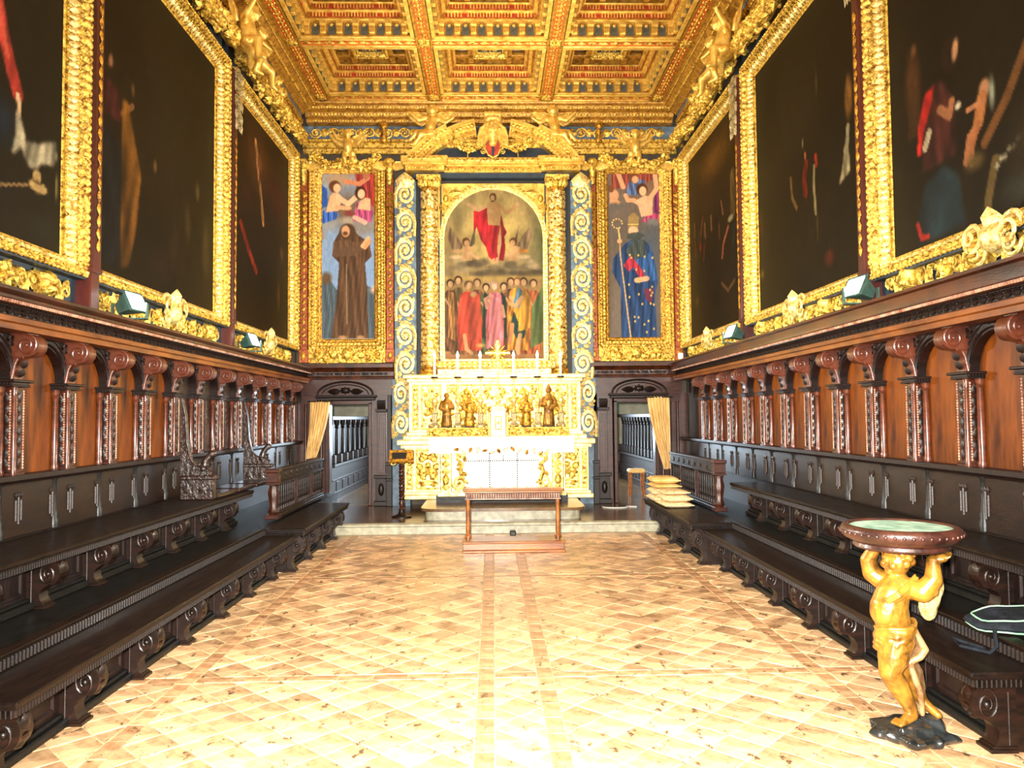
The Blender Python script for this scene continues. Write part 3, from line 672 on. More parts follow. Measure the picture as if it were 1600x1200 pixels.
# ------------------------------------------------------------------ stall panelling along both walls
Y_CONS = {-1: 5.70, 1: 4.88}; ZR = {-1: 2.64, 1: 2.70}
def panelling(s):
    nm = 'left' if s < 0 else 'right'; t = empty('stall_panelling', (s*3.6, 8.5, .47), 'walnut stall back along the %s wall, arched panels between pilasters under a carved cornice' % nm, 'panelling')
    Y0 = Y_CONS[s]-2.1; B = .70; n = 15; y_end = 13.95
    X = lambda a: s*a
    ctop = ZR[s]
    # entablature
    e = MB(); sweep_y(e, s, [(3.6, 2.39), (3.32, 2.39), (3.32, 2.43), (3.30, 2.44), (3.30, 2.475), (3.32, 2.485), (3.6, 2.485)], 2.6, y_end); e.build('architrave', 'wood_architrave', t)
    e = MB(); sweep_y(e, s, [(3.6, 2.485), (3.35, 2.485), (3.35, 2.56), (3.6, 2.56)], 2.6, y_end); fr = e.build('frieze', 'wood_dark', t)
    e = MB(); e.strip(LEAF, (X(3.35), 2.7, 2.522), (X(3.35), y_end, 2.522), (-s, 0, 0), .085, .06, .022, alt=True); e.strip(BEAD, (X(3.35), 2.7, 2.548), (X(3.35), y_end, 2.548), (-s, 0, 0), .04, .016, .015); e.build('carved_leaves', 'wood_dark', fr, kind='stuff')
    e = MB(); sweep_y(e, s, [(3.6, 2.56), (3.30, 2.56), (3.28, 2.585), (3.26, 2.59), (3.26, 2.61), (3.24, ctop-.02), (3.20, ctop-.01), (3.20, ctop+.012), (3.22, ctop+.02), (3.6, ctop+.03)], 2.6, y_end); co = e.build('cornice', 'wood_cornice', t)
    e = MB(); e.strip(DENT, (X(3.285), 2.7, 2.577), (X(3.285), y_end, 2.577), (-s, 0, -.3), .03, .022, .014); e.build('dentil_row', 'bead_wood', co, kind='stuff')
    # long rails and boards
    MB().box(X(3.585), X(3.62), 2.6, y_end, .47, 2.4).build('back_board', 'wood_dark', t)
    e = MB(); sweep_y(e, s, [(3.585, 1.30), (3.45, 1.30), (3.44, 1.315), (3.42, 1.325), (3.42, 1.36), (3.585, 1.36)], 2.6, y_end); e.build('rail', 'wood_dark', t)
    MB().box(X(3.53), X(3.585), 2.6, y_end, .9, 1.30).build('dado_board', 'wood_leg', t)
    # one bay, pier centred on y = Y0
    def panel():
        m = MB(); P = side_plane(s, 3.56); r = .285; ym = Y0+B/2
        A = [(ym+r*cos(PI*k/14), 2.05+r*sin(PI*k/14)) for k in range(15)]; prism(m, P, [(ym+r, 1.36)]+A+[(ym-r, 1.36)], -.025, 0); return m
    def arch():
        m = MB(); r = .285; ym = Y0+B/2; P = side_plane(s, 3.49); th = [PI*k/16 for k in range(17)]
        inn = [(ym+r*cos(a), 2.05+r*sin(a)) for a in th]; out = []
        for a in th:
            c, q = cos(a), sin(a); k = min(.35/max(1e-6, abs(c)), .345/max(1e-6, q)); out.append((ym+k*c, 2.05+k*q))
        band(m, P, inn, out, -.1, 0); m.tube([P(ym+(r+.03)*cos(a), 2.05+(r+.03)*sin(a), .004) for a in th], .017, 6); m.tube([P(ym+(r+.075)*cos(a), 2.05+(r+.075)*sin(a), .002) for a in th], .009, 6)
        return m
    def spand():
        m = MB(); ym = Y0+B/2; P = side_plane(s, 3.49)
        for q in (-1, 1): m.tmpl(ROSE6, P(ym+q*.275, 2.335), P.U*.09, P.V*.09, P.W*.03); m.tmpl(LEAF, P(ym+q*.315, 2.24), P.V*.1, P.U*.05, P.W*.025)
        return m
    def pier():
        m = MB().box(X(3.455), X(3.585), Y0-.058, Y0+.058, 1.36, 2.0, .004);  m.box(X(3.445), X(3.585), Y0-.066, Y0+.066, 1.33, 1.385, .008); return m
    def carved():
        m = MB(); m.strip(LEAF, (X(3.515), Y0-.058, 1.40), (X(3.515), Y0-.058, 1.96), (0, -1, 0), .075, .05, .014, alt=True); m.strip(LEAF, (X(3.455), Y0, 1.40), (X(3.455), Y0, 1.96), (-s, 0, 0), .075, .05, .014, alt=True)
        P = side_plane(s, 3.53)
        for q in (.13, -.13):
            for k in (-1, 0, 1): m.tmpl(FLUTE, P(Y0+q+.032*k, 1.09), P.U*.02, P.V*(.2-.05*abs(k)), P.W*.014); m.tmpl(LEAF, P(Y0+q+.032*k, 1.2), P.V*.05, P.U*.025, P.W*.016)
        return m
    def beads():
        m = MB()
        for a in (3.485, 3.55): m.strip(BEAD, (X(a), Y0-.058, 1.40), (X(a), Y0-.058, 1.98), (0, -1, 0), .021, .013, .010)
        for q in (-.045, .045): m.strip(BEAD, (X(3.455), Y0+q, 1.40), (X(3.455), Y0+q, 1.98), (-s, 0, 0), .021, .013, .010)
        return m
    def column(a, dy, r):
        return MB().lathe([(r*1.1, 1.36), (r*1.25, 1.385), (r, 1.40), (r*1.04, 1.6), (r*.9, 1.93), (r*1.25, 1.945), (r*1.0, 1.96), (r*1.4, 2.0)], (X(a), Y0+dy, 0), 12)
    def post(a, dy, r):
        return MB().lathe([(r*1.5, .9), (r*1.5, .96), (r*1.15, .98), (r*1.25, 1.02), (r*.95, 1.04), (r*.95, 1.27), (r*1.6, 1.29), (r*1.6, 1.345), (r*1.1, 1.36)], (X(a), Y0+dy, 0), 12)
    def capital():
        m = MB(); m.box(X(3.425), X(3.585), Y0-.13, Y0+.085, 2.0, 2.015, .004); m.box(X(3.405), X(3.585), Y0-.145, Y0+.1, 2.032, 2.052, .005); m.box(X(3.43), X(3.585), Y0-.12, Y0+.075, 2.012, 2.034)
        m.strip(DENT, (X(3.57), Y0-.12, 2.023), (X(3.43), Y0-.12, 2.023), (0, -1, 0), .022, .016, .012); return m
    CC = (3.375, 2.302); VR = .083
    def console():
        pr = [(3.585, 2.39), (3.37, 2.39)]; pr += [(CC[0]-VR*sin(a), CC[1]+VR*cos(a)) for a in np.linspace(.05, PI*1.02, 9)]
        pr += [(3.425, 2.212), (3.45, 2.185), (3.463, 2.13), (3.465, 2.052), (3.585, 2.052)]; m = MB(); m.ext([(s*a, z) for a, z in pr], 1, Y0-.058, Y0+.058)
        m.box(X(3.36), X(3.585), Y0-.062, Y0+.062, 2.378, 2.392, .004); return m
    def volute():
        m = MB()
        for q in (-1,):
            P = [];
            for k in range(26): t = k/25; a = PI/2+t*3.6*PI; r = VR*(.93-.8*t); P.append((X(CC[0]+r*cos(a)), Y0+q*.059, CC[1]+r*sin(a)))
            m.tube(P, [.009*(1-.3*k/25) for k in range(26)], 6); m.ball((X(CC[0]), Y0+q*.062, CC[1]), (.016, .014, .016), 8, 6)
            m.tube([(X(3.58), Y0+q*.058, 2.214), (X(3.40), Y0+q*.058, 2.214)], .006, 6); m.tube([(X(3.44), Y0+q*.058, 2.205), (X(3.46), Y0+q*.058, 2.16), (X(3.48), Y0+q*.058, 2.06)], .008, 6)
        return m
    def leaf_front():
        m = MB(); m.strip(LEAF, (X(3.46), Y0, 2.07), (X(3.42), Y0, 2.2), (-s, 0, -.4), .09, .1, .02); return m
    dark = (7, 8, 9, 10) if s < 0 else ()
    made = {}
    org = wloc(t)
    def M(k, f, mt): made[k] = f().mesh(k, mt, True, org)
    M('arch_panel', panel, 'wood_panel'); M('arch', arch, 'wood_dark'); M('spandrel_carving', spand, 'wood_dark'); M('pilaster', pier, 'wood_red'); M('carved_strip', carved, 'wood_leg'); M('bead_row', beads, 'bead_wood')
    M('colonnette', lambda: column(3.54, -.092, .027), 'wood_column'); M('corner_shaft', lambda: column(3.462, -.052, .017), 'wood_column'); M('foot_post', lambda: post(3.54, -.092, .024), 'wood_post'); M('capital', capital, 'wood_dark'); M('console', console, 'wood_console'); M('volute', volute, 'wood_console'); M('acanthus', leaf_front, 'wood_dark')
    for k in range(n):
        y = Y0+B*k
        if y > y_end-.1: break
        L = (0, B*k, 0)
        if y+B < y_end+.2:
            if k in dark:
                o = put('carved_panel', made['arch_panel'].copy(), t, L); o.data.materials[0] = MATS['wood_carved']
            else: put('arch_panel', made['arch_panel'], t, L)
            a = put('arch', made['arch'], t, L); tag(put('spandrel_carving', made['spandrel_carving'], a), kind='stuff')
        p = put('pilaster', made['pilaster'], t, L); tag(put('carved_strip', made['carved_strip'], p), kind='stuff'); tag(put('bead_row', made['bead_row'], p), kind='stuff')
        put('colonnette', made['colonnette'], t, L); put('foot_post', made['foot_post'], t, L); put('corner_shaft', made['corner_shaft'], t, L); put('capital', made['capital'], t, L)
        c = put('console', made['console'], t, L); put('volute', made['volute'], c); put('acanthus', made['acanthus'], c)
    return t
panelling(-1); panelling(1)

# ------------------------------------------------------------------ benches in two ranks
def bracket_mesh(s, a_back, a_front, z0, z1, name, org, y=0, th=.055):
    """scrolled support: straight at the back, volute under the seat, waist, spreading foot; a runs towards the wall"""
    d = a_front-a_back; H = z1-z0; f = lambda t, q: (s*(a_back+d*t), z0+H*q)
    pts = [(0, 0), (.58, 0), (.58, .07), (.5, .10), (.42, .2), (.40, .32), (.5, .42), (.7, .5)]
    pts += [(.74+.26*sin(a), .74-.26*cos(a)*.95) for a in np.linspace(.1, PI, 9)]+[(.6, 1.0), (0, 1.0)]
    m = MB(); P = [f(*p) for p in pts]; m.ext(P, 1, y-th, y+th)
    m.box(s*(a_back-.0), s*(a_back+d*.62), y-th-.012, y+th+.012, z0, z0+H*.06, .004); m.box(s*a_back, s*(a_back+d*.55), y-th-.007, y+th+.007, z0+H*.06, z0+H*.1, .003)
    for q in (-1, 1):
        W = [(*f(.66+.27*(1-.75*t)*cos(.4*PI+t*3.2*PI)*.95, .72+.25*(1-.75*t)*sin(.4*PI+t*3.2*PI)),) for t in np.linspace(0, 1, 22)]
        m.tube([(x, y+q*(th+.002), z) for x, z in W], .007, 6); m.ball((f(.66, .72)[0], y+q*th, f(.66, .72)[1]), (.022, .02, .022), 8, 5)
        m.tube([(f(.18, .12)[0], y+q*th, f(.18, .12)[1]), (f(.18, .9)[0], y+q*th, f(.18, .9)[1])], .006, 6)
    N = A3(-s, 0, 0)
    m.strip(LEAF, A3(f(.8, .47)[0], y, f(.8, .47)[1]), A3(f(1.0, .72)[0], y, f(1.0, .72)[1]), N+A3(0, 0, -.6), .06, .09, .02); m.strip(LEAF, A3(f(1.0, .74)[0], y, f(1, .74)[1]), A3(f(.9, .95)[0], y, f(.9, .95)[1]), N+A3(0, 0, .3), .06, .09, .02)
    return m.mesh(name, 'wood_leg', True, org)
def bench(s, label, af, ab, y0, y1, zf, zs, legs, nm='bench', rail=None, org=None, near_end=True):
    """af/ab: distance of the seat's front and back from the middle of the room"""
    t = empty(nm, (s*(af+ab)/2, (y0+y1)/2, zf), label, 'bench'); o = wloc(t); X = lambda a: s*a
    m = MB(); m.box(X(af), X(ab), y0, y1, zs-.028, zs, .008); m.box(X(af+.012), X(ab), y0+.012, y1, zs-.04, zs-.028); m.build('seat', 'wood_seat', t)
    m = MB().box(X(af+.035), X(ab), y0+.035, y1, zs-.085, zs-.04)
    m.strip(FLUTE, (X(af+.035), y0+.03, zs-.062), (X(af+.035), y1, zs-.062), (-s, 0, 0), .026, .04, .016)
    if near_end: m.strip(FLUTE, (X(af+.03), y0+.035, zs-.062), (X(ab), y0+.035, zs-.062), (0, -1, 0), .026, .04, .016)
    m.build('fluted_edge', 'wood_seat', t)
    bk = af+.33 if ab-af > .3 else ab-.02
    m = MB().box(X(bk-.07), X(bk), y0+.12, y1, zf, zs-.08); m.build('riser_board', 'wood_dark', t)
    m = MB().box(X(bk-.13), X(bk-.0), y0+.1, y1, zf, zf+.05, .01); m.box(X(bk-.10), X(bk), y0+.1, y1, zf+.05, zf+.075, .008); m.build('plinth', 'wood_grey', t)
    br = bracket_mesh(s, bk-.06, af+.035, zf, zs-.085, 'bracket', o)
    if near_end: MB().box(X(bk-.08), X(ab), y0+.07, y0+.2, zf, zs-.08).build('end_board', 'wood_leg', t)
    ys = sorted(legs)
    for y in ys: put('bracket', br, t, (0, y, 0))
    for a, b in zip(ys[:-1], ys[1:]):
        P = side_plane(s, bk-.07); q = MB(); rings(q, P, a+.13, b-.13, zf+.12, zs-.13, [(-.012, .0), (0, .012), (.02, .012), (.028, 0)]); q.build('raised_panel', 'wood_dark', t)
    if rail:
        ar, zr = rail; m = MB().box(X(ar), X(ar+.07), y0, y1, zs-.01, zr-.012, .004); m.box(X(ar-.015), X(ar+.085), y0, y1, zr-.014, zr, .005)
        m.strip(FLUTE, (X(ar), y0+.02, (zs+zr)/2-.01), (X(ar), y1, (zs+zr)/2-.01), (-s, 0, 0), .034, (zr-zs)*.6, .014, ls=.8); m.build('fluted_back_rail', 'wood_seat', t)
    return t
bench(-1, 'long front bench of the left wall with a bare seat', 2.24, 2.60, 3.72, 8.84, 0, .43, [3.86]+[4.60+.785*k for k in range(6)], 'front_bench', (2.60, .52))
bench(1, 'long front bench of the right wall with a dark bag lying on it', 2.42, 2.78, 3.90, 8.93, 0, .43, [4.02]+[4.78+.775*k for k in range(6)], 'front_bench', (2.78, .52))
for s, af in ((-1, 2.69), (1, 2.87)):
    f = MB().box(s*af, s*3.6, 2.7, 13.4, .02, .465); f.box(s*af, s*3.6, 2.7, 13.4, .465, .47)
    f.build('trim_4' if s < 0 else 'trim_5', 'wood_grey', kind='structure')
bench(-1, 'raised rear bench under the arched panels of the left wall', 2.93, 3.53, 2.9, 9.55, .47, .885, [3.99+.72*k for k in range(8)], 'rear_bench')
bench(1, 'raised rear bench under the arched panels of the right wall', 3.05, 3.53, 2.9, 9.9, .47, .885, [4.2+.72*k for k in range(8)], 'rear_bench')
bench(-1, 'short bench by the altar step on the left, below a balustrade', 2.14, 2.64, 8.86, 11.55, 0, .50, [8.98, 9.75, 10.5, 11.3], 'altar_bench')
bench(1, 'short bench by the altar step on the right, piled with cushions', 2.28, 2.83, 8.95, 11.7, 0, .50, [9.07, 9.85, 10.6, 11.4], 'altar_bench')

def balustrade(s, a, y0, y1, z0, z1, label):
    t = empty('balustrade', (s*a, (y0+y1)/2, z0), label, 'balustrade'); X = lambda q: s*q
    m = MB().box(X(a-.06), X(a+.06), y0, y1, z0, z0+.05, .008); m.box(X(a-.045), X(a+.045), y0, y1, z0+.05, z0+.08, .005); m.build('bottom_rail', 'wood_dark', t)
    m = MB().box(X(a-.06), X(a+.06), y0, y1, z1-.035, z1, .01); m.box(X(a-.04), X(a+.04), y0, y1, z1-.16, z1-.035, .004); m.box(X(a-.055), X(a+.055), y0, y1, z1-.18, z1-.16, .004)
    r = m.build('top_rail', 'wood_dark', t); q = MB().strip(ROSE6, (X(a-.04), y0+.2, z1-.1), (X(a-.04), y1-.1, z1-.1), (-s, 0, 0), .3, .08, .015, ls=.27); q.build('carving', 'wood_dark', r)
    m = MB().box(X(a-.085), X(a+.085), y0-.17, y0, z1-.04, z1+.01, .01); m.box(X(a-.07), X(a+.07), y0-.155, y0-.015, z1-.16, z1-.04, .006); m.box(X(a-.08), X(a+.08), y0-.165, y0-.005, z1-.19, z1-.16, .006)
    m.lathe([(.05, 0), (.075, .04), (.045, .1), (.06, .2), (.072, .28), (.05, .36), (.06, z1-z0-.19-.06)], (X(a), y0-.085, z0+.05), 8); m.box(X(a-.085), X(a+.085), y0-.17, y0, z0, z0+.06, .008); m.build('newel_post', 'wood_red', t)
    h = z1-.18-z0-.08; bm = MB().lathe([(.018, 0), (.018, .04), (.008, .06), (.024, h*.28), (.014, h*.45), (.02, h*.5), (.011, h*.58), (.02, h*.8), (.01, h*.9), (.018, h-.03), (.018, h)], (0, 0, 0), 8).mesh('baluster', 'wood_dark', True)
    n = int((y1-y0)/.105)
    for k in range(n):
        y = y0+(k+.5)*(y1-y0)/n; put('baluster', bm, t, (0, y-(y0+y1)/2, .08))
    for y in (y0+.95, y0+1.85):
        if y < y1-.2: MB().box(X(a-.035), X(a+.035), y-.04, y+.04, z0+.08, z1-.18, .006).build('post', 'wood_red', t)
balustrade(-1, 2.76, 9.85, 12.4, .50, 1.12, 'dark turned balustrade behind the short bench on the left')
balustrade(1, 2.95, 10.1, 12.6, .50, 1.16, 'dark turned balustrade behind the cushions on the right')

def honour_stall():
    t = empty('honour_stall', (-3.3, 9.5, .885), 'dark carved three-seat stall with scrolled arms under the black carved arches on the left', 'stall')
    for y in (8.45, 10.55):
        m = MB().box(-3.38, -3.02, y-.05, y+.05, .885, 1.12, .012); m.box(-3.38, -2.99, y-.065, y+.065, 1.10, 1.15, .012); a = m.build('arm', 'wood_carved', t)
        m = MB(); prof = [(-3.38, 1.15), (-3.05, 1.15), (-3.03, 1.19), (-3.10, 1.24), (-3.2, 1.25), (-3.27, 1.32), (-3.31, 1.5), (-3.33, 1.8), (-3.37, 1.98)]; m.ext(prof, 1, y-.035, y+.035)
        m.tube([(p[0], y-.037, p[1]) for p in prof[2:]], .012, 6); m.build('scrolled_wing', 'wood_carved', a)
        for x in (-3.13, -3.29): m = MB(); m.tmpl(ROSE, A3(x, y-.05, 1.0), A3(.13, 0, 0), A3(0, 0, .13), A3(0, -.02, 0)); m.build('rosette', 'wood_carved', a)
        F = Fig(); F.chain([(-3.14, y, 1.22), (-3.12, y, 1.30), (-3.08, y, 1.36)], [.05, .04, .035]); F.ell((-3.05, y, 1.38), (.05, .035, .04)); put('carved_head', F.mesh('carved_head', 'wood_carved', .014), a, -Vector(wloc(a)))
    for y in (8.80, 9.5, 10.2): MB().box(-3.36, -3.0, y-.29, y+.29, .887, .94, .015).build('seat_board', 'wood_carved', t)
honour_stall()

# ------------------------------------------------------------------ paintings on the side walls
def side_canvas(W, H): return Cv(W, H, '171107')
def dark_base(c, tone, seed):
    n = c.noise(5, seed)*.6+c.noise(11, seed+1)*.4; c.mix(.55*n, tone); c.mix((c.noise(4, seed+3)-.5)*.8, '0a0805'); return c
def pic_left_near():
    c = side_canvas(150, 165); dark_base(c, '221c10', 1)
    c.ell(.66, .5, .1, .3, '2c1610', .8); c.limb([(.70, .56), (.735, .46), (.77, .39), (.793, .35)], .026, 'a8342a', fold=.25, fr=60); c.limb([(.71, .54), (.75, .42)], .01, 'c4523f'); c.limb([(.795, .345), (.799, .32), (.797, .30)], .009, 'c9a883')
    c.poly([(.785, .30), (.806, .30), (.83, .25), (.89, .265), (.96, .295), (.965, .25), (.945, .225), (.90, .22), (.86, .19), (.835, .2), (.81, .23), (.795, .215), (.772, .20), (.785, .25)], '9c9378', 1, 1, fold=.45, fr=70)
    c.ell(.883, .157, .045, .018, 'b0935c'); c.ell(.878, .18, .02, .022, 'b0935c'); c.ell(.88, .168, .022, .006, '5c4726'); c.limb([(.66, .10), (.84, .15)], .004, '8a6c45'); c.ell(.965, .18, .008, .05, '6e6238', .6)
    c.ell(.74, .27, .06, .09, '15202c', .9); c.ell(.45, .7, .06, .09, '7c5238', .6); c.poly([(.3, .1), (.62, .1), (.58, .6), (.4, .62)], '2c1a14', .8, 3, fold=.4); c.ell(.9, .06, .1, .05, '1c1d16', .9); return c.grain(.15)
def pic_left_mid():
    c = side_canvas(150, 160); dark_base(c, '2a1d0d', 4); c.mix(.35*np.exp(-((c.U-.55)/.3)**2-((c.V-.62)/.3)**2), '352c16')
    c.ell(.118, .63, .03, .034, '7a5336', .6); c.ell(.09, .645, .04, .045, '20130c'); c.ell(.125, .628, .014, .022, '9a6a45', .5); c.poly([(.02, .46), (.2, .47), (.18, .56), (.05, .58)], '40191a', .8, 2, fold=.4); c.limb([(.2, .50), (.27, .55)], .012, '7c5233')
    c.poly([(.2, .545), (.24, .55), (.29, .44), (.335, .36), (.31, .2), (.26, .06), (.2, .04), (.2, .3)], '5f3c15', .9, 2, fold=.5, fr=35); c.poly([(.03, .04), (.19, .04), (.2, .40), (.06, .46)], '14171b', .8, 3, fold=.3)
    c.ell(.437, .416, .018, .03, '66492a', .7); c.ell(.813, .44, .03, .05, '4d3f24', .9); c.ell(.27, .6, .016, .03, '5c4124', .7); c.ell(.72, .3, .04, .1, '3a2c14', .9); c.ell(.9, .25, .05, .16, '43361a', .9); c.ell(.6, .2, .05, .1, '2b1d15', .9); c.ell(.5, .1, .12, .1, '241710', .9); return c.grain(.18)
def pic_left_far():
    c = side_canvas(130, 150); dark_base(c, '3a2110', 8); c.mix(.6*np.clip(c.V-.35, 0, 1), '4a2812'); c.ell(.45, .8, .25, .22, '573116', .9); c.ell(.78, .72, .25, .2, '3f1810', .9)
    c.limb([(.40, .88), (.46, .72), (.53, .53)], .022, '8a5f38', fold=.5); c.limb([(.48, .7), (.53, .56)], .01, 'a07a4c'); c.ell(.47, .80, .05, .06, '6a4022', .7); c.limb([(.2, .45), (.3, .36), (.42, .28)], .024, '7d2419', fold=.3); c.limb([(.03, .2), (.1, .12)], .03, '7a2018')
    c.ell(.8, .22, .04, .12, '533616', .8); c.ell(.86, .45, .05, .06, '5c3a1c', .8); c.ell(.3, .6, .1, .1, '301a0e', .9); return c.grain(.18)
def pic_right_near():
    c = side_canvas(160, 165); dark_base(c, '1f180d', 12)
    c.ell(.87, .44, .05, .12, '4a2c14', .7); c.ell(.86, .525, .02, .025, '5c3a20', .7); c.poly([(.9, .3), (.83, .3), (.84, .42), (.88, .46)], '3c2412', .8, 2)
    c.poly([(.69, .2), (.83, .2), (.84, .33), (.80, .40), (.74, .40), (.69, .33)], '3a1a16', .95, 2, fold=.4); c.poly([(.77, .40), (.815, .39), (.85, .32), (.855, .25), (.84, .25), (.82, .31), (.79, .35)], 'b82420', 1, 1, fold=.3); c.ell(.70, .445, .045, .05, '1f130c'); c.ell(.68, .445, .016, .034, 'b8865c', .5, .2)
    c.limb([(.75, .33), (.71, .30), (.70, .33)], .014, '9a6440'); c.limb([(.82, .26), (.80, .29)], .014, 'a89a7c'); c.ell(.675, .31, .016, .012, 'c2b89c', .5)
    c.poly([(.66, .03), (.86, .02), (.86, .1), (.82, .17), (.74, .19), (.68, .15)], '1a272c', .98, 3, fold=.35, fr=25); c.limb([(.865, .075), (.85, .04), (.82, .035)], .009, '98241c')
    c.ell(.575, .31, .024, .026, 'b8825a', .4); c.limb([(.585, .29), (.60, .245)], .022, 'b0703f'); c.limb([(.59, .285), (.64, .285)], .008, 'b47850'); c.limb([(.61, .235), (.635, .22), (.65, .17)], .013, 'a86a42'); c.limb([(.6, .24), (.625, .2), (.63, .16)], .011, '9c6038'); c.ell(.55, .29, .014, .05, '8c927c', .7); c.ell(.62, .16, .05, .03, '5a4826', .8)
    c.limb([(.42, .36), (.5, .26), (.58, .19)], .016, '6a4422'); c.limb([(.545, .14), (.575, .06), (.58, .01)], .016, '5e4c28'); 
    for k in range(9): c.ell(.54-.014*k, .125+.006*k+.006*(k % 2), .009, .009, 'a8a288', .5)
    c.ell(.45, .15, .08, .12, '2c2212', .9); c.ell(.4, .35, .04, .1, '4c1814', .9); c.ell(.46, .06, .1, .05, '33342a', .9); return c.grain(.15)
def pic_right_mid():
    c = side_canvas(150, 160); dark_base(c, '251c0e', 15); c.mix(.3*np.exp(-((c.U-.6)/.25)**2-((c.V-.7)/.3)**2), '352b16')
    c.ell(.13, .56, .035, .09, '6a451d', .5, fold=.3); c.poly([(.13, .38), (.165, .43), (.185, .36), (.215, .31), (.165, .325), (.135, .33)], '9c8e68', 1, 1, fold=.4); c.limb([(.14, .47), (.155, .38)], .014, '80785a')
    c.limb([(.475, .46), (.495, .41), (.485, .36)], .022, '65190f', fold=.3); c.limb([(.39, .46), (.385, .43)], .012, '8e2418'); c.ell(.48, .49, .01, .02, 'a0523a', .5); c.limb([(.405, .43), (.41, .36), (.40, .27)], .011, '7a6a46'); c.limb([(.62, .45), (.61, .38), (.57, .33)], .012, '5e431f'); c.ell(.5, .54, .01, .025, '665a3c', .6)
    c.ell(.39, .22, .008, .08, '3e3019', .8); c.ell(.95, .35, .03, .1, '3d1a0c', .9); c.ell(.95, .16, .03, .03, '5c4a22', .8); c.ell(.37, .7, .012, .06, '46351a', .8); c.ell(.3, .1, .05, .04, '481a0e', .8); return c.grain(.18)
def pic_right_far():
    c = side_canvas(130, 150); dark_base(c, '3c260f', 18); c.mix(.75*np.clip(c.V-.45, 0, 1), '5a3912'); c.ell(.5, .85, .35, .14, '684417', .9)
    c.limb([(.2, .68), (.2, .52)], .04, '55401e', fold=.3); c.ell(.24, .49, .055, .022, '8c8460', .5); c.limb([(.28, .46), (.36, .40), (.38, .34)], .014, '8a4c30'); c.poly([(.08, .2), (.22, .2), (.24, .46), (.14, .46)], '1c1a14', .9, 2, fold=.4)
    for k in range(14): r = np.random.default_rng(k+40); x = .35+.55*r.random(); y = .38+.22*r.random(); c.limb([(x, y), (x+.03*r.normal(), y+.07)], .010, ('553722', '6e482e', '3c1e14', '62241a')[k % 4])
    c.ell(.764, .47, .03, .035, '7a1e16', .6); c.limb([(.4, .22), (.3, .17), (.2, .2)], .012, '553a20'); c.ell(.85, .2, .05, .05, '4a3818', .8); return c.grain(.18)

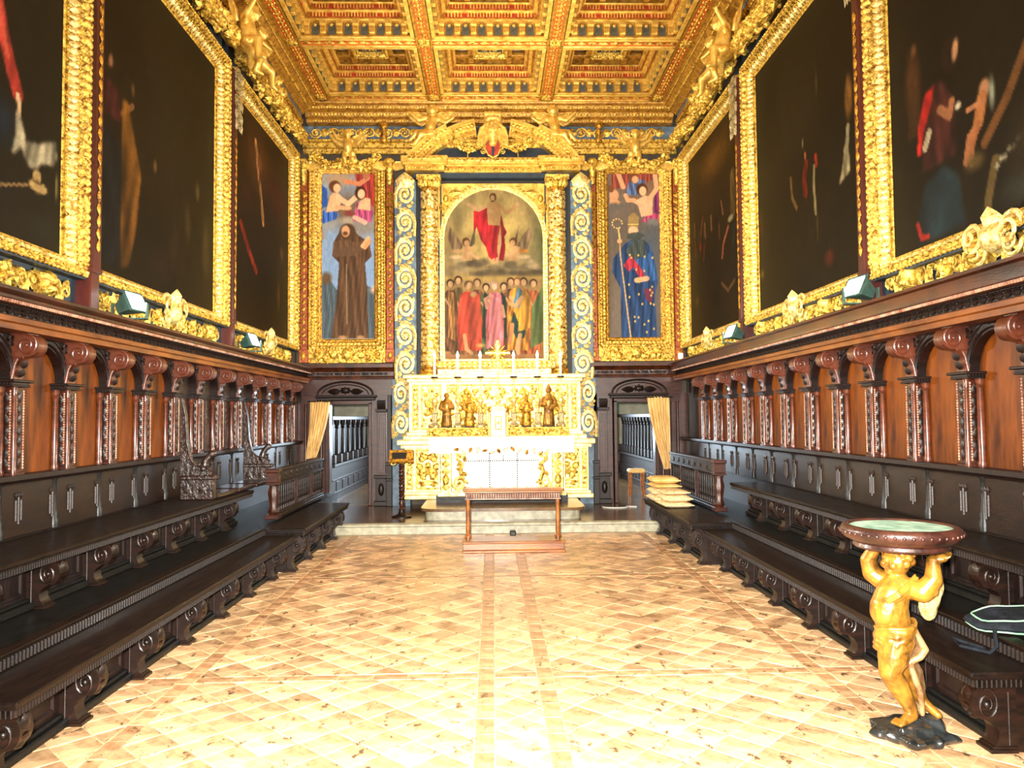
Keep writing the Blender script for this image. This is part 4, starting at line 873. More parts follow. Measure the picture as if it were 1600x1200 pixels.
PB, PT = 3.12, 6.37
def side_picture(s, y0, y1, cvf, label, n, flip=False):
    t = empty('framed_painting', (s*3.6, (y0+y1)/2, ZR[s]+.032), label, 'painting'); P = side_plane(s, 3.6)
    cv = cvf()
    cv.I *= .8
    canvas('canvas', cv, P, y0-.02, y1+.02, PB-.02, PT+.02, .0, t)
    prof = [(-.02, .0), (0, .012), (.012, .018), (.02, .018), (.07, .075), (.115, .125), (.13, .15), (.145, .15), (.15, .12), (.15, -.0)]
    m = MB(); rings(m, P, y0, y1, PB, PT, prof); f = m.build('frame', 'gold', t)
    m = MB(); ring_strip(m, BEAD, P, y0, y1, PB, PT, .012, .02, .3, .03, .02, .015); m.build('bead_row', 'gold', f, kind='stuff')
    m = MB(); ring_strip(m, LEAF, P, y0, y1, PB, PT, .050, .055, 1.1, .06, .095, .035, alt=True); m.build('leaf_band', 'gold_pale', f, kind='stuff')
    m = MB(); ring_strip(m, EGG, P, y0, y1, PB, PT, .085, .092, 1.1, .035, .022, .018); m.build('pearl_row', 'gold', f, kind='stuff')
    m = MB(); ring_strip(m, LEAF, P, y0, y1, PB, PT, .112, .125, 1.0, .075, .1, .045); ring_strip(m, EGG, P, y0, y1, PB, PT, .14, .15, 0, .06, .035, .02); m.build('acanthus_band', 'gold', f, kind='stuff')
    # gilded base below the frame: masks, volutes and foliage
    b = MB(); plate(b, P, y0-.15, y1+.15, ZR[s]+.032, PB-.15, -.02, .05); plate(b, P, y0-.15, y1+.15, PB-.17, PB-.145, -.02, .14); o = b.build('base_panel', 'blue_dark', t)
    zo = ZR[s]-2.64
    m = MB(); Q = P.at(.05); r = np.random.default_rng(n)
    k = 0; L = y1-y0
    for q in np.arange(y0+.12, y1-.05, .235):
        kk = k % 4; k += 1
        if kk in (0, 2):
            for d in (1, -1): m.tmpl(SPIRW, Q(q+d*.06, 2.83+zo), Q.U*.12*d, Q.V*.15, Q.W*.09)
            m.tmpl(LEAF, Q(q, 2.76+zo), Q.V*.16, -Q.U*.12, Q.W*.05)
        elif kk == 1: m.tmpl(ROSE, Q(q, 2.83+zo), Q.U*.2, Q.V*.2, Q.W*.08)
        else:
            m.tmpl(EGG, Q(q, 2.86+zo), Q.U*.14, Q.V*.17, Q.W*.13); m.tmpl(EGG, Q(q, 2.79+zo), Q.U*.1, Q.V*.1, Q.W*.13)
            for d in (1, -1): m.tmpl(LEAF, Q(q+d*.1, 2.84+zo), Q.U*.2*d, Q.V*.2*d, Q.W*.07)
    for _ in range(int(L*26)): a = r.random()*6.3; m.tmpl(LEAF, Q(y0+L*r.random(), 2.77+zo+.14*r.random()), Q.U*.1*cos(a)+Q.V*.1*sin(a), -Q.U*.06*sin(a)+Q.V*.06*cos(a), Q.W*.045)
    m.build('foliage', 'gold', o, kind='stuff')
    # a big scrolled cartouche in the middle of the base
    m = MB(); yc = (y0+y1)/2
    for d in (1, -1):
        m.tmpl(SPIRW, P(yc+d*.2, 2.98, .1), P.U*.24*d, P.V*.24, P.W*.16); m.tmpl(SPIRW, P(yc+d*.17, 2.83+zo, .08), P.U*.18*d, -P.V*.18, P.W*.14)
    m.tmpl(EGG, P(yc, 2.91+zo, .08), P.U*.26, P.V*.26, P.W*.14); m.tmpl(LEAF, P(yc, 3.07, .1), P.V*.2, P.U*.2, P.W*.12); m.build('cartouche', 'gold_pale', t)
    # garland along the top
    m = MB(); pts = [P(y0-.05+(L+.1)*k/24, 6.68+.07*abs(2*k/24-1)**2+.06*abs(sin(PI*k/8)), .2) for k in range(25)]; garland(m, pts, .15, int(L*150), n*7, .12, -np.asarray((s, 0, 0)))
    m.build('garland', 'gold', t, kind='stuff')
    b = MB(); plate(b, P, y0-.15, y1+.15, PT+.14, 7.15, -.02, .03); o = b.build('frieze_board', 'blue_dark', t)
    m = MB(); Q = P.at(.03)
    for i, q in enumerate(np.arange(y0+.1, y1, .36)):
        m.tmpl(SPIRW, Q(q, 6.98), Q.U*.24, Q.V*.24*(1 if i % 2 else -1), Q.W*.11); m.tmpl(ROSE6, Q(q, 6.98), Q.U*.1, Q.V*.1, Q.W*.09); m.tmpl(LEAF, Q(q+.17, 6.98), Q.U*.2, Q.V*.14, Q.W*.07)
    m.build('frieze_scroll', 'gold_deep', o, kind='stuff')
    # mask with volutes in the middle of the frieze
    m = MB(); m.tmpl(EGG, P(yc, 6.9, .2), P.U*.2, P.V*.26, P.W*.2)
    for d in (1, -1): m.tmpl(SPIRW, P(yc+d*.18, 6.98, .16), P.U*.2*d, P.V*.2, P.W*.16); m.tmpl(LEAF, P(yc+d*.24, 6.84, .16), P.U*.26*d, P.V*.2*d, P.W*.12)
    m.tmpl(LEAF, P(yc, 7.08, .2), P.V*.2, P.U*.24, P.W*.14); m.build('mask', 'gold', t)
    return t
side_picture(-1, 3.4, 6.46, pic_left_near, 'dark framed painting with red sleeve, white cloth and straw hat on the left wall', 1)
side_picture(-1, 6.88, 9.97, pic_left_mid, 'dark framed painting with a brown draped figure, middle of the left wall', 2)
side_picture(-1, 10.42, 13.6, pic_left_far, 'reddish brown framed painting on the left wall beside the altar wall', 3)
side_picture(1, 3.62, 6.73, pic_right_near, 'framed painting of a woman in red with a child, nearest on the right wall', 4)
side_picture(1, 7.13, 10.18, pic_right_mid, 'almost black framed painting with a small white cloth, middle of the right wall', 5)
side_picture(1, 10.62, 13.75, pic_right_far, 'golden brown framed painting on the right wall beside the altar wall', 6)
def wall_pilaster(s, y, label):
    t = empty('wall_pilaster', (s*3.6, y, ZR[s]+.032), label, 'pilaster'); P = side_plane(s, 3.6)
    m = MB(); plate(m, P, y-.062, y+.062, 3.05, 6.42, 0, .2, .008); m.build('shaft', 'oxblood', t)
    m = MB(); plate(m, P, y-.075, y+.075, ZR[s]+.032, 3.05, 0, .18, .01); plate(m, P, y-.09, y+.09, 3.02, 3.07, 0, .2, .01); m.build('pedestal', 'oxblood', t)
    m = MB(); Q = P.at(.2); m.strip(LEAF, Q(y, 3.2), Q(y, 5.5), Q.W, .11, .07, .02, alt=True); m.build('carved_strip', 'gold_deep', t, kind='stuff')
    m = MB()
    for k, (z, w) in enumerate(((6.22, .17), (6.02, .15), (5.85, .1), (5.72, .07), (6.38, .16))):
        m.tmpl(EGG, Q(y, z), Q.U*w*.8, Q.V*.2, Q.W*.06)
        for d in (-1, 0, 1): m.tmpl(LEAF, Q(y+d*w*.3, z-.06, .04), -Q.V*.18+Q.U*d*.06, Q.U*w*.5, Q.W*.04)
    m.build('shell_drop', 'silver_gilt', t)
    return t
for s, ys in ((-1, (6.67, 10.195)), (1, (6.93, 10.40))):
    for k, y in enumerate(ys): wall_pilaster(s, y, 'narrow oxblood pilaster with hanging shells between the %s two paintings on the %s wall' % (('near', 'far')[k], ('left', 'right')[s > 0]))

# ------------------------------------------------------------------ gilded figures
def putto_mesh(name, J, mname='gold_leaf', voxel=.013, R=.085, fwd=(0, -1, 0), k=1., drape=None, fat=1.):
    F = Fig(); g = lambda n: np.asarray(J[n], float); fr = fat
    F.chain([g('pelvis'), g('belly'), g('chest'), g('neck')], [.085*fr, .092*fr, .088*fr, .042]); F.cap(g('neck'), g('head'), .042, .04)
    face(F, g('head'), R, fwd)
    for q in 'lr':
        F.chain([g('chest')+(g('sh'+q)-g('chest'))*.5, g('sh'+q), g('el'+q), g('wr'+q)], [.06, .046, .036, .026]); d = nrm(g('wr'+q)-g('el'+q))
        F.cap(g('wr'+q), g('wr'+q)+d*.03, .026, .026)
        for i in (-1, 0, 1): e = np.cross(d, (.3, .2, 1)); F.cap(g('wr'+q)+d*.03+nrm(e)*i*.015, g('wr'+q)+d*.07+nrm(e)*i*.022, .011, .009)
        F.chain([g('hip'+q), g('kn'+q), g('an'+q)], [.066*fr, .05*fr, .033]); F.cap(g('an'+q), g('to'+q), .03, .022)
    if drape: 
        for p in drape: F.cap(*p)
    return F.mesh(name, mname, voxel, 2)
STAND = dict(pelvis=(0, 0, .3), belly=(0, -.02, .38), chest=(0, 0, .48), neck=(0, 0, .555), head=(0, -.02, .64), shl=(-.1, 0, .52), ell=(-.2, -.02, .55), wrl=(-.27, -.04, .66), shr=(.1, 0, .52), elr=(.19, -.02, .44), wrr=(.26, -.07, .5),
             hipl=(-.05, 0, .28), knl=(-.06, -.05, .16), anl=(-.05, .0, .04), tol=(-.06, -.07, .02), hipr=(.05, 0, .28), knr=(.09, -.02, .15), anr=(.1, .05, .05), tor=(.11, -.02, .02))
SIT = dict(pelvis=(0, 0, .06), belly=(.02, -.01, .15), chest=(.05, 0, .25), neck=(.06, 0, .33), head=(.05, -.03, .42), shl=(-.05, -.02, .30), ell=(-.16, -.05, .25), wrl=(-.26, -.06, .33), shr=(.15, 0, .29), elr=(.25, -.02, .22), wrr=(.34, -.03, .27),
           hipl=(-.04, -.02, .05), knl=(-.19, -.08, .04), anl=(-.3, -.06, -.08), tol=(-.36, -.1, -.1), hipr=(.03, -.03, .05), knr=(-.12, -.12, .0), anr=(-.22, -.1, -.14), tor=(-.27, -.14, -.17))
PERCH = dict(pelvis=(0, 0, .1), belly=(0, -.04, .19), chest=(.02, -.02, .3), neck=(.03, -.02, .38), head=(.06, -.06, .46), shl=(-.08, -.02, .35), ell=(-.19, -.08, .33), wrl=(-.24, -.16, .42), shr=(.13, -.02, .34), elr=(.22, -.07, .27), wrr=(.26, -.15, .2),
             hipl=(-.05, -.02, .08), knl=(-.09, -.17, .1), anl=(-.1, -.17, -.08), tol=(-.11, -.24, -.1), hipr=(.05, -.02, .08), knr=(.11, -.14, .02), anr=(.12, -.08, -.14), tor=(.13, -.15, -.17))
ME_STAND = putto_mesh('body', STAND, drape=[((-.08, .02, .3), (.1, -.03, .25), .06, .055), ((.1, -.02, .25), (.16, .03, .08), .05, .03)])
ME_SIT = putto_mesh('body', SIT, drape=[((0, -.02, .06), (-.14, -.08, .02), .07, .06), ((.02, .02, .04), (.14, .03, -.02), .06, .04)])
ME_PERCH = putto_mesh('body', PERCH, drape=[((-.1, -.06, .08), (.1, -.06, .06), .06, .06), ((.1, -.04, .04), (.18, .0, -.06), .05, .03)])
ME_WING = wing_mesh('wing', .26, .22, 'gold_leaf')
def putto(me, loc, rz, label, sc_=1., mirror=False, wings=True, torch=False, group=None, wz=.5, cat='angel figure'):
    t = empty('putto', loc, label, cat, group); t.rotation_euler = (0, 0, rz); m = -1 if mirror else 1
    put('body', me, t, scale=(sc_*m, sc_, sc_))
    if wings:
        for q in (1, -1): put('wing', ME_WING, t, (q*.05*sc_, .07*sc_, wz*sc_), (0, -.5*q, 0), (sc_*q, sc_, sc_))
    return t
for s, sd in ((-1, 'left'), (1, 'right')):
    for k, y in enumerate(((6.67, 10.195) if s < 0 else (6.93, 10.40))):
        w = ('near', 'far')[k]
        putto(ME_PERCH, (s*3.26, y-.1, 6.62), s*PI/2*-1 if s > 0 else PI/2, 'gilded winged putto perched above the %s pilaster of the %s wall' % (w, sd), 1.25, s > 0, wz=.32)
        putto(ME_SIT, (s*3.26, y+.55, 6.72), -PI/2 if s > 0 else PI/2, 'gilded putto reclining on the garland just beyond the %s pilaster of the %s wall' % (w, sd), 1.1, s < 0, wz=.28)

# ------------------------------------------------------------------ the altar wall
BP = back_plane(14.25)
def altar_wall_frieze():
    m = MB(); plate(m, BP, -3.5, 3.5, 6.93, 7.2, 0, .06); t = m.build('trim_6', 'blue_paint', kind='structure')
    m = MB(); plate(m, BP, -3.5, 3.5, 6.88, 6.93, 0, .16, .01); plate(m, BP, -3.5, 3.5, 6.78, 6.88, 0, .1, .01); plate(m, BP, -3.5, 3.5, 6.68, 6.78, 0, .06, .01)
    m.strip(EGG, BP(-3.5, 6.905, .16), BP(3.5, 6.905, .16), BP.W, .06, .04, .02); m.build('moulding', 'gold', t)
    m = MB(); Q = BP.at(.06)
    for i, x in enumerate(np.arange(-3.25, 3.3, .33)):
        if abs(x) < 1.3: continue
        m.tmpl(SPIRW, Q(x, 7.06), Q.U*.23*(1 if x > 0 else -1), Q.V*.2*(1 if i % 2 else -1), Q.W*.1); m.tmpl(ROSE6, Q(x, 7.06), Q.U*.09, Q.V*.09, Q.W*.07)
        m.tmpl(LEAF, Q(x+.16, 7.07), Q.U*.18, Q.V*.16, Q.W*.06); m.tmpl(LEAF, Q(x+.13, 7.12), Q.U*.1+Q.V*.06, Q.V*.07, Q.W*.05)
    m.build('scrollwork', 'gold', t, kind='stuff')
    for x in (-1.98, 2.02):
        F = Fig(); F.cap((x, 14.1, 6.9), (x, 14.08, 7.06), .07, .06); face(F, (x, 14.05, 7.16), .075, (0, -1, 0)); put('bust', F.mesh('bust', 'gold_deep', .014), t)
altar_wall_frieze()
def paint_friar():
    c = Cv(110, 330, '7f93ac', 3.07); c.mix(np.clip((.75-c.V)*1.6, 0, 1)*.6, '5f83b4'); c.mix(np.clip((.42-c.V)*2.4, 0, 1)*.55, '9fb0c0'); c.mix((c.noise(5, 3)-.45)*1.6*(c.V > .6), '8a6f58')
    c.poly([(0, 0), (1, 0), (1, .3), (.8, .33), (.6, .27), (.3, .3), (.1, .4), (0, .34)], '46525a', 1, 2, fold=.2); c.ell(.12, .37, .13, .05*3, '5a4630', .6); c.ell(.95, .3, .08, .1, 'c9a58c', .9)
    c.ell(.5, .78, .6, .5, '6d5948', .7); c.ell(.15, .70, .25, .2, '8a8a86', .7); c.ell(.8, .67, .28, .18, '7d776e', .7); c.ell(.5, .71, .2, .12, '998b76', .7); c.ell(.3, .96, .4, .2, 'a88a68', .8)
    c.poly([(.62, 1), (1, 1), (1, .78), (.85, .82), (.65, .9)], '8e2a24', .9, 2, fold=.4); c.limb([(.45, .945), (.7, .93), (.85, .965)], .05, 'c07a55'); c.ell(.82, .98, .07, .09, 'a86848')
    c.poly([(0, .78), (.14, .8), (.12, .9), (0, .93)], '2d4f94', 1, 2); c.poly([(.02, .69), (.28, .72), (.33, .75), (.2, .79), (.05, .77)], '3a5ca4', 1, 2, fold=.4)
    c.poly([(.1, .76), (.33, .77), (.4, .85), (.28, .89), (.18, .86)], 'd3a277', 1, 2); c.limb([(.32, .85), (.5, .81), (.64, .85)], .055, 'd8ab82'); c.limb([(.3, .79), (.52, .785)], .045, 'c9976c'); c.ell(.26, .915, .12, .125, '5a3820'); c.ell(.30, .905, .075, .095, 'd9a880')
    c.poly([(.58, .71), (.9, .70), (.95, .76), (.9, .82), (.66, .82)], 'a2476a', 1, 2, fold=.35); c.poly([(.66, .78), (.9, .77), (.9, .84), (.75, .855)], 'd5a27a', 1, 2); c.limb([(.62, .73), (.8, .70)], .05, 'd09a88'); c.ell(.72, .875, .115, .14, '3a2418'); c.ell(.735, .87, .075, .1, 'dcae88'); c.ell(.52, .755, .12, .07, '7a3a34', .5)
    c.poly([(.2, .015), (.86, .015), (.84, .3), (.8, .46), (.92, .5), (.88, .58), (.7, .62), (.56, .665), (.36, .655), (.24, .58), (.22, .5), (.34, .46), (.3, .25)], '4f3826', 1, 1, fold=.28, fr=38, seed=5)
    c.poly([(.22, .5), (.66, .5), (.72, .56), (.5, .6), (.25, .59)], '5d4430', .9, 1, fold=.2); c.limb([(.30, .52), (.6, .535), (.78, .57)], .09, '5a4230'); c.ell(.49, .645, .16, .17, '4a3423'); c.ell(.455, .648, .085, .12, 'c08c64'); c.ell(.45, .635, .06, .05, '5a3c26', .5); c.limb([(.76, .56), (.86, .605)], .045, 'cc986c'); c.limb([(.8, .55), (.88, .585)], .04, 'b98558')
    c.limb([(.47, .45), (.48, .1)], .012, '7a6850'); c.ell(.4, .02, .1, .05, '9c7652', .6); c.ell(.72, .02, .09, .05, '9c7652', .6); c.poly([(0, 0), (1, 0), (1, .012), (0, .012)], 'b8b6aa'); return c.grain(.1)
def paint_bishop():
    c = Cv(110, 330, '6b5c4e', 3.07); c.mix(c.noise(5, 9)*.5, '4a443c'); c.mix(np.clip((.3-c.V)*2, 0, 1)*.6, '575450'); c.mix(np.clip((c.U-.7)*2, 0, 1)*.5, '3c4650'); c.ell(.8, .55, .3, .6, '4b5158', .9)
    c.ell(.7, .9, .5, .3, '7a5a44', .8); c.poly([(.1, .9), (.5, .9), (.9, .96), (1, 1), (.1, 1)], '8a3a2c', .8, 3, fold=.4); c.poly([(.35, .86), (.7, .86), (.72, .95), (.45, .97)], '4a5f86', .9, 2, fold=.4); c.limb([(.22, 1), (.32, .91)], .05, 'c99068'); c.ell(.52, .965, .1, .11, '6a4024'); c.ell(.54, .955, .07, .08, 'c8946c')
    c.ell(.15, .86, .1, .12, 'c08a64'); c.ell(.1, .9, .06, .08, '6e4528'); c.limb([(.12, .84), (.1, .8)], .05, 'bf8860'); c.limb([(.16, .83), (.22, .815)], .045, 'bf8860'); c.ell(.15, .79, .3, .1, '5e554c', .6)
    c.poly([(.86, .76), (1, .74), (1, .9), (.9, .92)], '6c2a55', 1, 2, fold=.35); c.poly([(.62, .70), (.96, .69), (1, .74), (.8, .755)], 'a8385e', 1, 2, fold=.35); c.poly([(.48, .82), (.72, .86), (.86, .84), (.84, .74), (.64, .73), (.58, .8)], 'cf9f78', 1, 2); c.limb([(.8, .84), (.93, .9), (.9, .98)], .05, 'cd9a70'); c.limb([(.52, .83), (.4, .83), (.36, .86)], .045, 'c8936a'); c.ell(.66, .895, .115, .13, '4a2c18'); c.ell(.675, .885, .075, .1, 'd6a67e'); c.ell(.85, .70, .2, .1, '6a6660', .7)
    c.poly([(.25, .0), (.9, .0), (.86, .25), (.92, .34), (.85, .5), (.76, .57), (.55, .61), (.34, .57), (.12, .48), (.1, .4), (.25, .3)], '263a5c', 1, 1, fold=.3, fr=34, seed=7); c.poly([(.4, .42), (.62, .4), (.8, .34), (.92, .36), (.85, .5), (.62, .53)], '2f4f7c', 1, 1, fold=.3, fr=40); c.poly([(.34, .52), (.5, .605), (.7, .59), (.72, .5), (.5, .47)], '3c4340', 1, 1, fold=.2)
    c.poly([(.3, .44), (.44, .5), (.5, .44), (.4, .40)], '9c2f3c', 1, 1, fold=.3); c.poly([(.44, .5), (.58, .44), (.7, .38), (.6, .36), (.48, .43)], '9c2f3c', 1, 1, fold=.3); c.poly([(.66, .3), (.85, .3), (.8, .2), (.7, .24)], '6b2838', .8, 2); c.limb([(.54, .35), (.72, .36)], .055, 'c9946e'); c.ell(.24, .585, .05, .05, 'c8936a'); c.poly([(.4, .665), (.58, .665), (.6, .73), (.5, .76), (.4, .73)], '8b7246', 1, 1); c.limb([(.4, .685), (.58, .685)], .012, 'c8a85c'); c.ell(.49, .645, .105, .1, 'd0a07a'); c.ell(.49, .628, .06, .04, '9a7858', .5); c.poly([(.36, .6), (.6, .59), (.7, .62), (.58, .64), (.4, .63)], '3a413c', .9, 1)
    r = np.random.default_rng(4)
    for k in range(26): x = .3+.55*r.random(); y = .02+.5*r.random(); c.ell(x, y, .022, .03, 'b99a4e', .5)
    c.limb([(.24, .62), (.25, .5), (.42, .0)], .014, 'b08f55'); 
    for k in range(10): a = k/9*5.2; c.ell(.2+.09*cos(a), .69+.028*sin(a), .018, .02, 'c8a766', .4)
    c.limb([(.22, .66), (.24, .6)], .016, 'c8a766'); return c.grain(.1)
def saint_panel(xc, cvf, label, herm):
    t = empty('saint_painting', (xc, 14.2, 2.76), label, 'painting'); P = BP.at(.02); u0, u1, v0, v1 = xc-.505, xc+.505, 3.2, 6.33
    canvas('canvas', cvf(), P, u0-.01, u1+.01, v0-.01, v1+.01, .0, t)
    m = MB(); rings(m, P, u0, u1, v0, v1, [(-.02, 0), (0, .02), (.02, .03), (.06, .05), (.10, .08), (.16, .09), (.19, .11), (.2, .11), (.2, -.01)]); plate(m, P, u0-.2, u1+.2, 2.77, v0-.18, 0, .1); f = m.build('frame', 'gold_deep', t)
    m = MB(); ring_strip(m, BEAD, P, u0, u1, v0, v1, .015, .028, .3, .035, .025, .015); ring_strip(m, EGG, P, u0, u1, v0, v1, .18, .11, 0, .05, .03, .015); m.build('bead_row', 'gold', f, kind='stuff')
    m = MB(); ring_strip(m, LEAF, P, u0, u1, v0, v1, .075, .062, .6, .07, .07, .025, alt=True); ring_strip(m, LEAF, P, u0, u1, v0, v1, .135, .088, .2, .06, .06, .025); m.build('leaf_band', 'gold', f, kind='stuff')
    m = MB(); Q = P.at(.1); scatter_relief(m, u0-.15, u1+.15, 2.82, 3.02, Q, 26, int(abs(xc)*100), .12, .05); m.tmpl(EGG, Q(xc, 2.93), Q.U*.22, Q.V*.26, Q.W*.1)
    for d in (-1, 1): m.tmpl(SPIRW, Q(xc+d*.17, 2.98), Q.U*.16*d, Q.V*.18, Q.W*.08); m.tmpl(SPIRW, Q(xc+d*.15, 2.84), Q.U*.12*d, -Q.V*.12, Q.W*.08)
    m.build('cartouche', 'gold', t)
    # garland over the top, sagging from the corners to the middle angel
    m = MB(); pts = [P(xc+.62*q, 6.48+.12*q*q-.0*abs(q)+(.14*(1-abs(2*abs(q)-1))*-1), .2) for q in np.linspace(-1, 1, 17)]; garland(m, pts, .1, 130, 5, .1, (0, -1, 0)); m.build('garland', 'gold', t, kind='stuff')
    for x in herm:
        m = MB(); plate(m, P, x-.07, x+.07, 3.0, 6.3, 0, .09, .008); plate(m, P, x-.085, x+.085, 2.77, 3.02, 0, .12, .01); h = m.build('flanking_strip', 'gold_red', t)
        m = MB(); Q = P.at(.09); m.strip(ROSE6, Q(x, 3.1), Q(x, 4.8), Q.W, .12, .09, .025, ls=.75); m.strip(LEAF, Q(x, 4.85), Q(x, 5.5), Q.W, .16, .12, .04); m.strip(LEAF, Q(x, 5.95), Q(x, 5.45), Q.W, .12, .14, .06); m.build('carving', 'gold_deep', h, kind='stuff')
        m = MB(); m.tmpl(ROSE, Q(x, 2.9, .03), Q.U*.1, Q.V*.16, Q.W*.03); m.build('rosette', 'gold_deep', h)
        F = Fig(); c = P(x, 6.45, .16); face(F, c, .1, (0, -1, -.2)); F.cap(c+A3(0, .03, -.1), c+A3(0, .05, -.35), .07, .05); put('cherub_head', F.mesh('cherub_head', 'gold', .016), t, -Vector(wloc(t)))
        for q in (1, -1): put('wing', ME_WING, t, Vector(P(x+q*.06, 6.42, .14))-Vector(wloc(t)), (0, -.15*q, .0), (q*.85, .85, .85))
    return t
saint_panel(-2.665, paint_friar, 'narrow gilt framed painting of a brown robed friar under two angels', (-3.46, -1.88))
saint_panel(2.675, paint_bishop, 'narrow gilt framed painting of a mitred figure in blue holding a crozier', (1.89, 3.47))
putto(ME_STAND, (-2.62, 13.96, 6.36), 0, 'gilded putto standing over the friar painting', .95, wz=.5)
putto(ME_STAND, (2.68, 13.96, 6.36), 0, 'gilded putto standing over the painting of the mitred figure', .95, True, wz=.5)

def paint_altar():
    c = Cv(220, 380, 'a58c5c', 1.73); sp = c.V
    c.mix(np.exp(-((c.U-.5)/.34)**2-((c.V-.74)/.2)**2), 'e6c66e'); c.mix((c.noise(7, 2)-.42)*1.9*np.clip(np.hypot((c.U-.5)*1.4, c.V-.75)*2.4-.5, 0, 1), '7f7348'); c.mix(np.clip((c.U-.82)*5, 0, 1)*(sp > .5), '6a6a44')
    c.mix(np.clip((.5-sp)*9, 0, 1), 'a9824e'); c.mix(np.clip((.1-sp)*10, 0, 1), 'a87850')
    for k in range(46):
        r = np.random.default_rng(k+3); c.ell(.03+.94*r.random(), .535+.05*r.normal()*.6, .05+.05*r.random(), .03+.02*r.random(), ('6f6047', '8e7a58', '5a4d3a', 'b39c74', '75684e')[k % 5], .8)
    c.mix(np.exp(-((sp-.50)/.018)**2)*.6*(c.U > .25), '4d4232'); c.mix(np.exp(-((sp-.475)/.014)**2)*.8, 'c9a455')
    # winged attendants
    for q, x in ((-1, .22), (1, .70)):
        c.poly([(x+q*.02, .66), (x+q*.16, .78), (x+q*.19, .72), (x+q*.12, .62)], '8a7052', 1, 2, fold=.3); c.poly([(x-q*.02, .64), (x-q*.10 if q < 0 else x+.06, .79), (x+(.09 if q < 0 else .03), .68)], '6e5f48', 1, 2, fold=.3)
        c.poly([(x-.05, .58), (x+.06, .58), (x+.07, .66), (x-.03, .67)], 'd9a76f', 1, 1); c.limb([(x, .63), (x+q*-.12, .595)], .02, 'd9ab78'); c.ell(x, .69, .045, .05, '6b3f22'); c.ell(x-q*.008, .682, .03, .036, 'd2a070'); c.ell(x-.1 if q < 0 else x+.1, .60, .09, .03, 'd8b98a', .6); c.ell(x+q*.1, .635, .06, .03, ('c79a6a', 'd98a3a')[q > 0], .6)
    # the figure in the red mantle
    red = 'b3232a'
    c.poly([(.30, .875), (.37, .87), (.43, .905), (.47, .86), (.47, .74), (.50, .66), (.49, .58), (.45, .60), (.42, .66), (.37, .70), (.33, .78), (.30, .745)], red, 1, 1, fold=.3, fr=45, seed=9); c.poly([(.56, .90), (.585, .84), (.605, .78), (.635, .745), (.61, .72), (.62, .65), (.60, .575), (.555, .58), (.56, .7), (.565, .8)], 'a82028', 1, 1, fold=.3, fr=45, seed=4)
    c.poly([(.445, .78), (.565, .78), (.58, .87), (.575, .905), (.53, .925), (.47, .922), (.435, .90), (.44, .84)], 'c8985f', 1, 1); c.ell(.48, .87, .03, .03, 'dcb27c', .8); c.ell(.51, .82, .012, .05, 'bd8d5c', .9)
    c.limb([(.55, .78), (.555, .68), (.53, .60)], .03, 'cc9a66'); c.poly([(.44, .79), (.57, .785), (.545, .72), (.535, .64), (.545, .58), (.49, .572), (.465, .65), (.445, .72)], 'b8262b', 1, 1, fold=.3, fr=40); c.limb([(.5, .585), (.49, .57)], .016, 'd2a06c'); c.limb([(.535, .59), (.53, .572)], .016, 'd2a06c')
    c.limb([(.445, .905), (.35, .878), (.27, .905)], .02, 'd0a070'); c.limb([(.57, .9), (.64, .86), (.735, .905)], .02, 'c4925c'); c.ell(.255, .912, .026, .02, 'd8aa78'); c.ell(.748, .912, .026, .018, 'd2a270'); c.ell(.497, .955, .04, .05, '5e3a20'); c.ell(.492, .948, .024, .036, 'cf9c68'); c.ell(.493, .930, .02, .014, '5e3a20', .6)
    # crowd
    for x, h, robe, hair in ((.14, .47, '6b5a34', '3e2a1a'), (.24, .44, '8a5a3a', '4a3020'), (.33, .455, '7a4a38', '5a3a22'), (.42, .425, '4a5a3a', '3a2818'), (.60, .43, '9a4a34', '3c2618'), (.67, .46, '6a4438', '523420'), (.80, .46, '8c4a30', '3c2616'), (.90, .45, 'b0623c', '4d3420')): c.person(x, .03, h, .14, robe, hair=hair, seed=int(x*90))
    c.poly([(.86, .06), (.99, .1), (1, .44), (.93, .36), (.88, .3)], '5a7040', 1, 2, fold=.3, fr=40); c.person(.06, .04, .44, .15, '6a4a30', hair='3a2616', under='b8814a', seed=3)
    c.poly([(.37, .12), (.45, .12), (.46, .36), (.40, .4)], '1f3328', 1, 1); c.poly([(.56, .12), (.63, .12), (.62, .36), (.57, .4)], '1f3328', 1, 1)
    c.person(.255, .05, .42, .23, 'c84a34', hair='7a5a3c', fold=.3, seed=8); c.poly([(.13, .1), (.37, .12), (.36, .36), (.22, .4), (.14, .33)], 'cf4a38', 1, 1, fold=.28, fr=45, seed=2); c.ell(.29, .38, .04, .04, 'd8b070', .6); c.limb([(.2, .14), (.22, .06), (.27, .035)], .022, 'd9ab7a')
    c.person(.505, .06, .40, .17, 'd3707c', hair='c98a80', skin='e6bd92', fold=.3, seed=5); c.poly([(.44, .07), (.58, .07), (.57, .26), (.55, .36), (.46, .36)], 'd9808a', 1, 1, fold=.3, fr=50); c.limb([(.43, .3), (.41, .35), (.47, .37)], .02, 'd79a86'); c.limb([(.58, .31), (.6, .25)], .02, 'dca88c')
    c.person(.735, .05, .44, .2, 'd08a34', hair='8a5a34', fold=.4, seed=6); c.poly([(.68, .3), (.74, .42), (.8, .40), (.79, .30)], '5f7e8e', 1, 1, fold=.3); c.poly([(.66, .2), (.72, .12), (.8, .12), (.82, .16), (.74, .22), (.7, .28)], '2f4a44', 1, 1, fold=.3); c.poly([(.74, .16), (.86, .18), (.87, .36), (.80, .42), (.76, .3)], 'e0a03c', 1, 1, fold=.4, fr=45); c.limb([(.78, .36), (.72, .31), (.66, .325)], .024, 'd8a874'); c.limb([(.76, .14), (.73, .06), (.74, .035)], .024, 'dba878'); c.limb([(.68, .2), (.66, .1)], .026, 'd08a60')
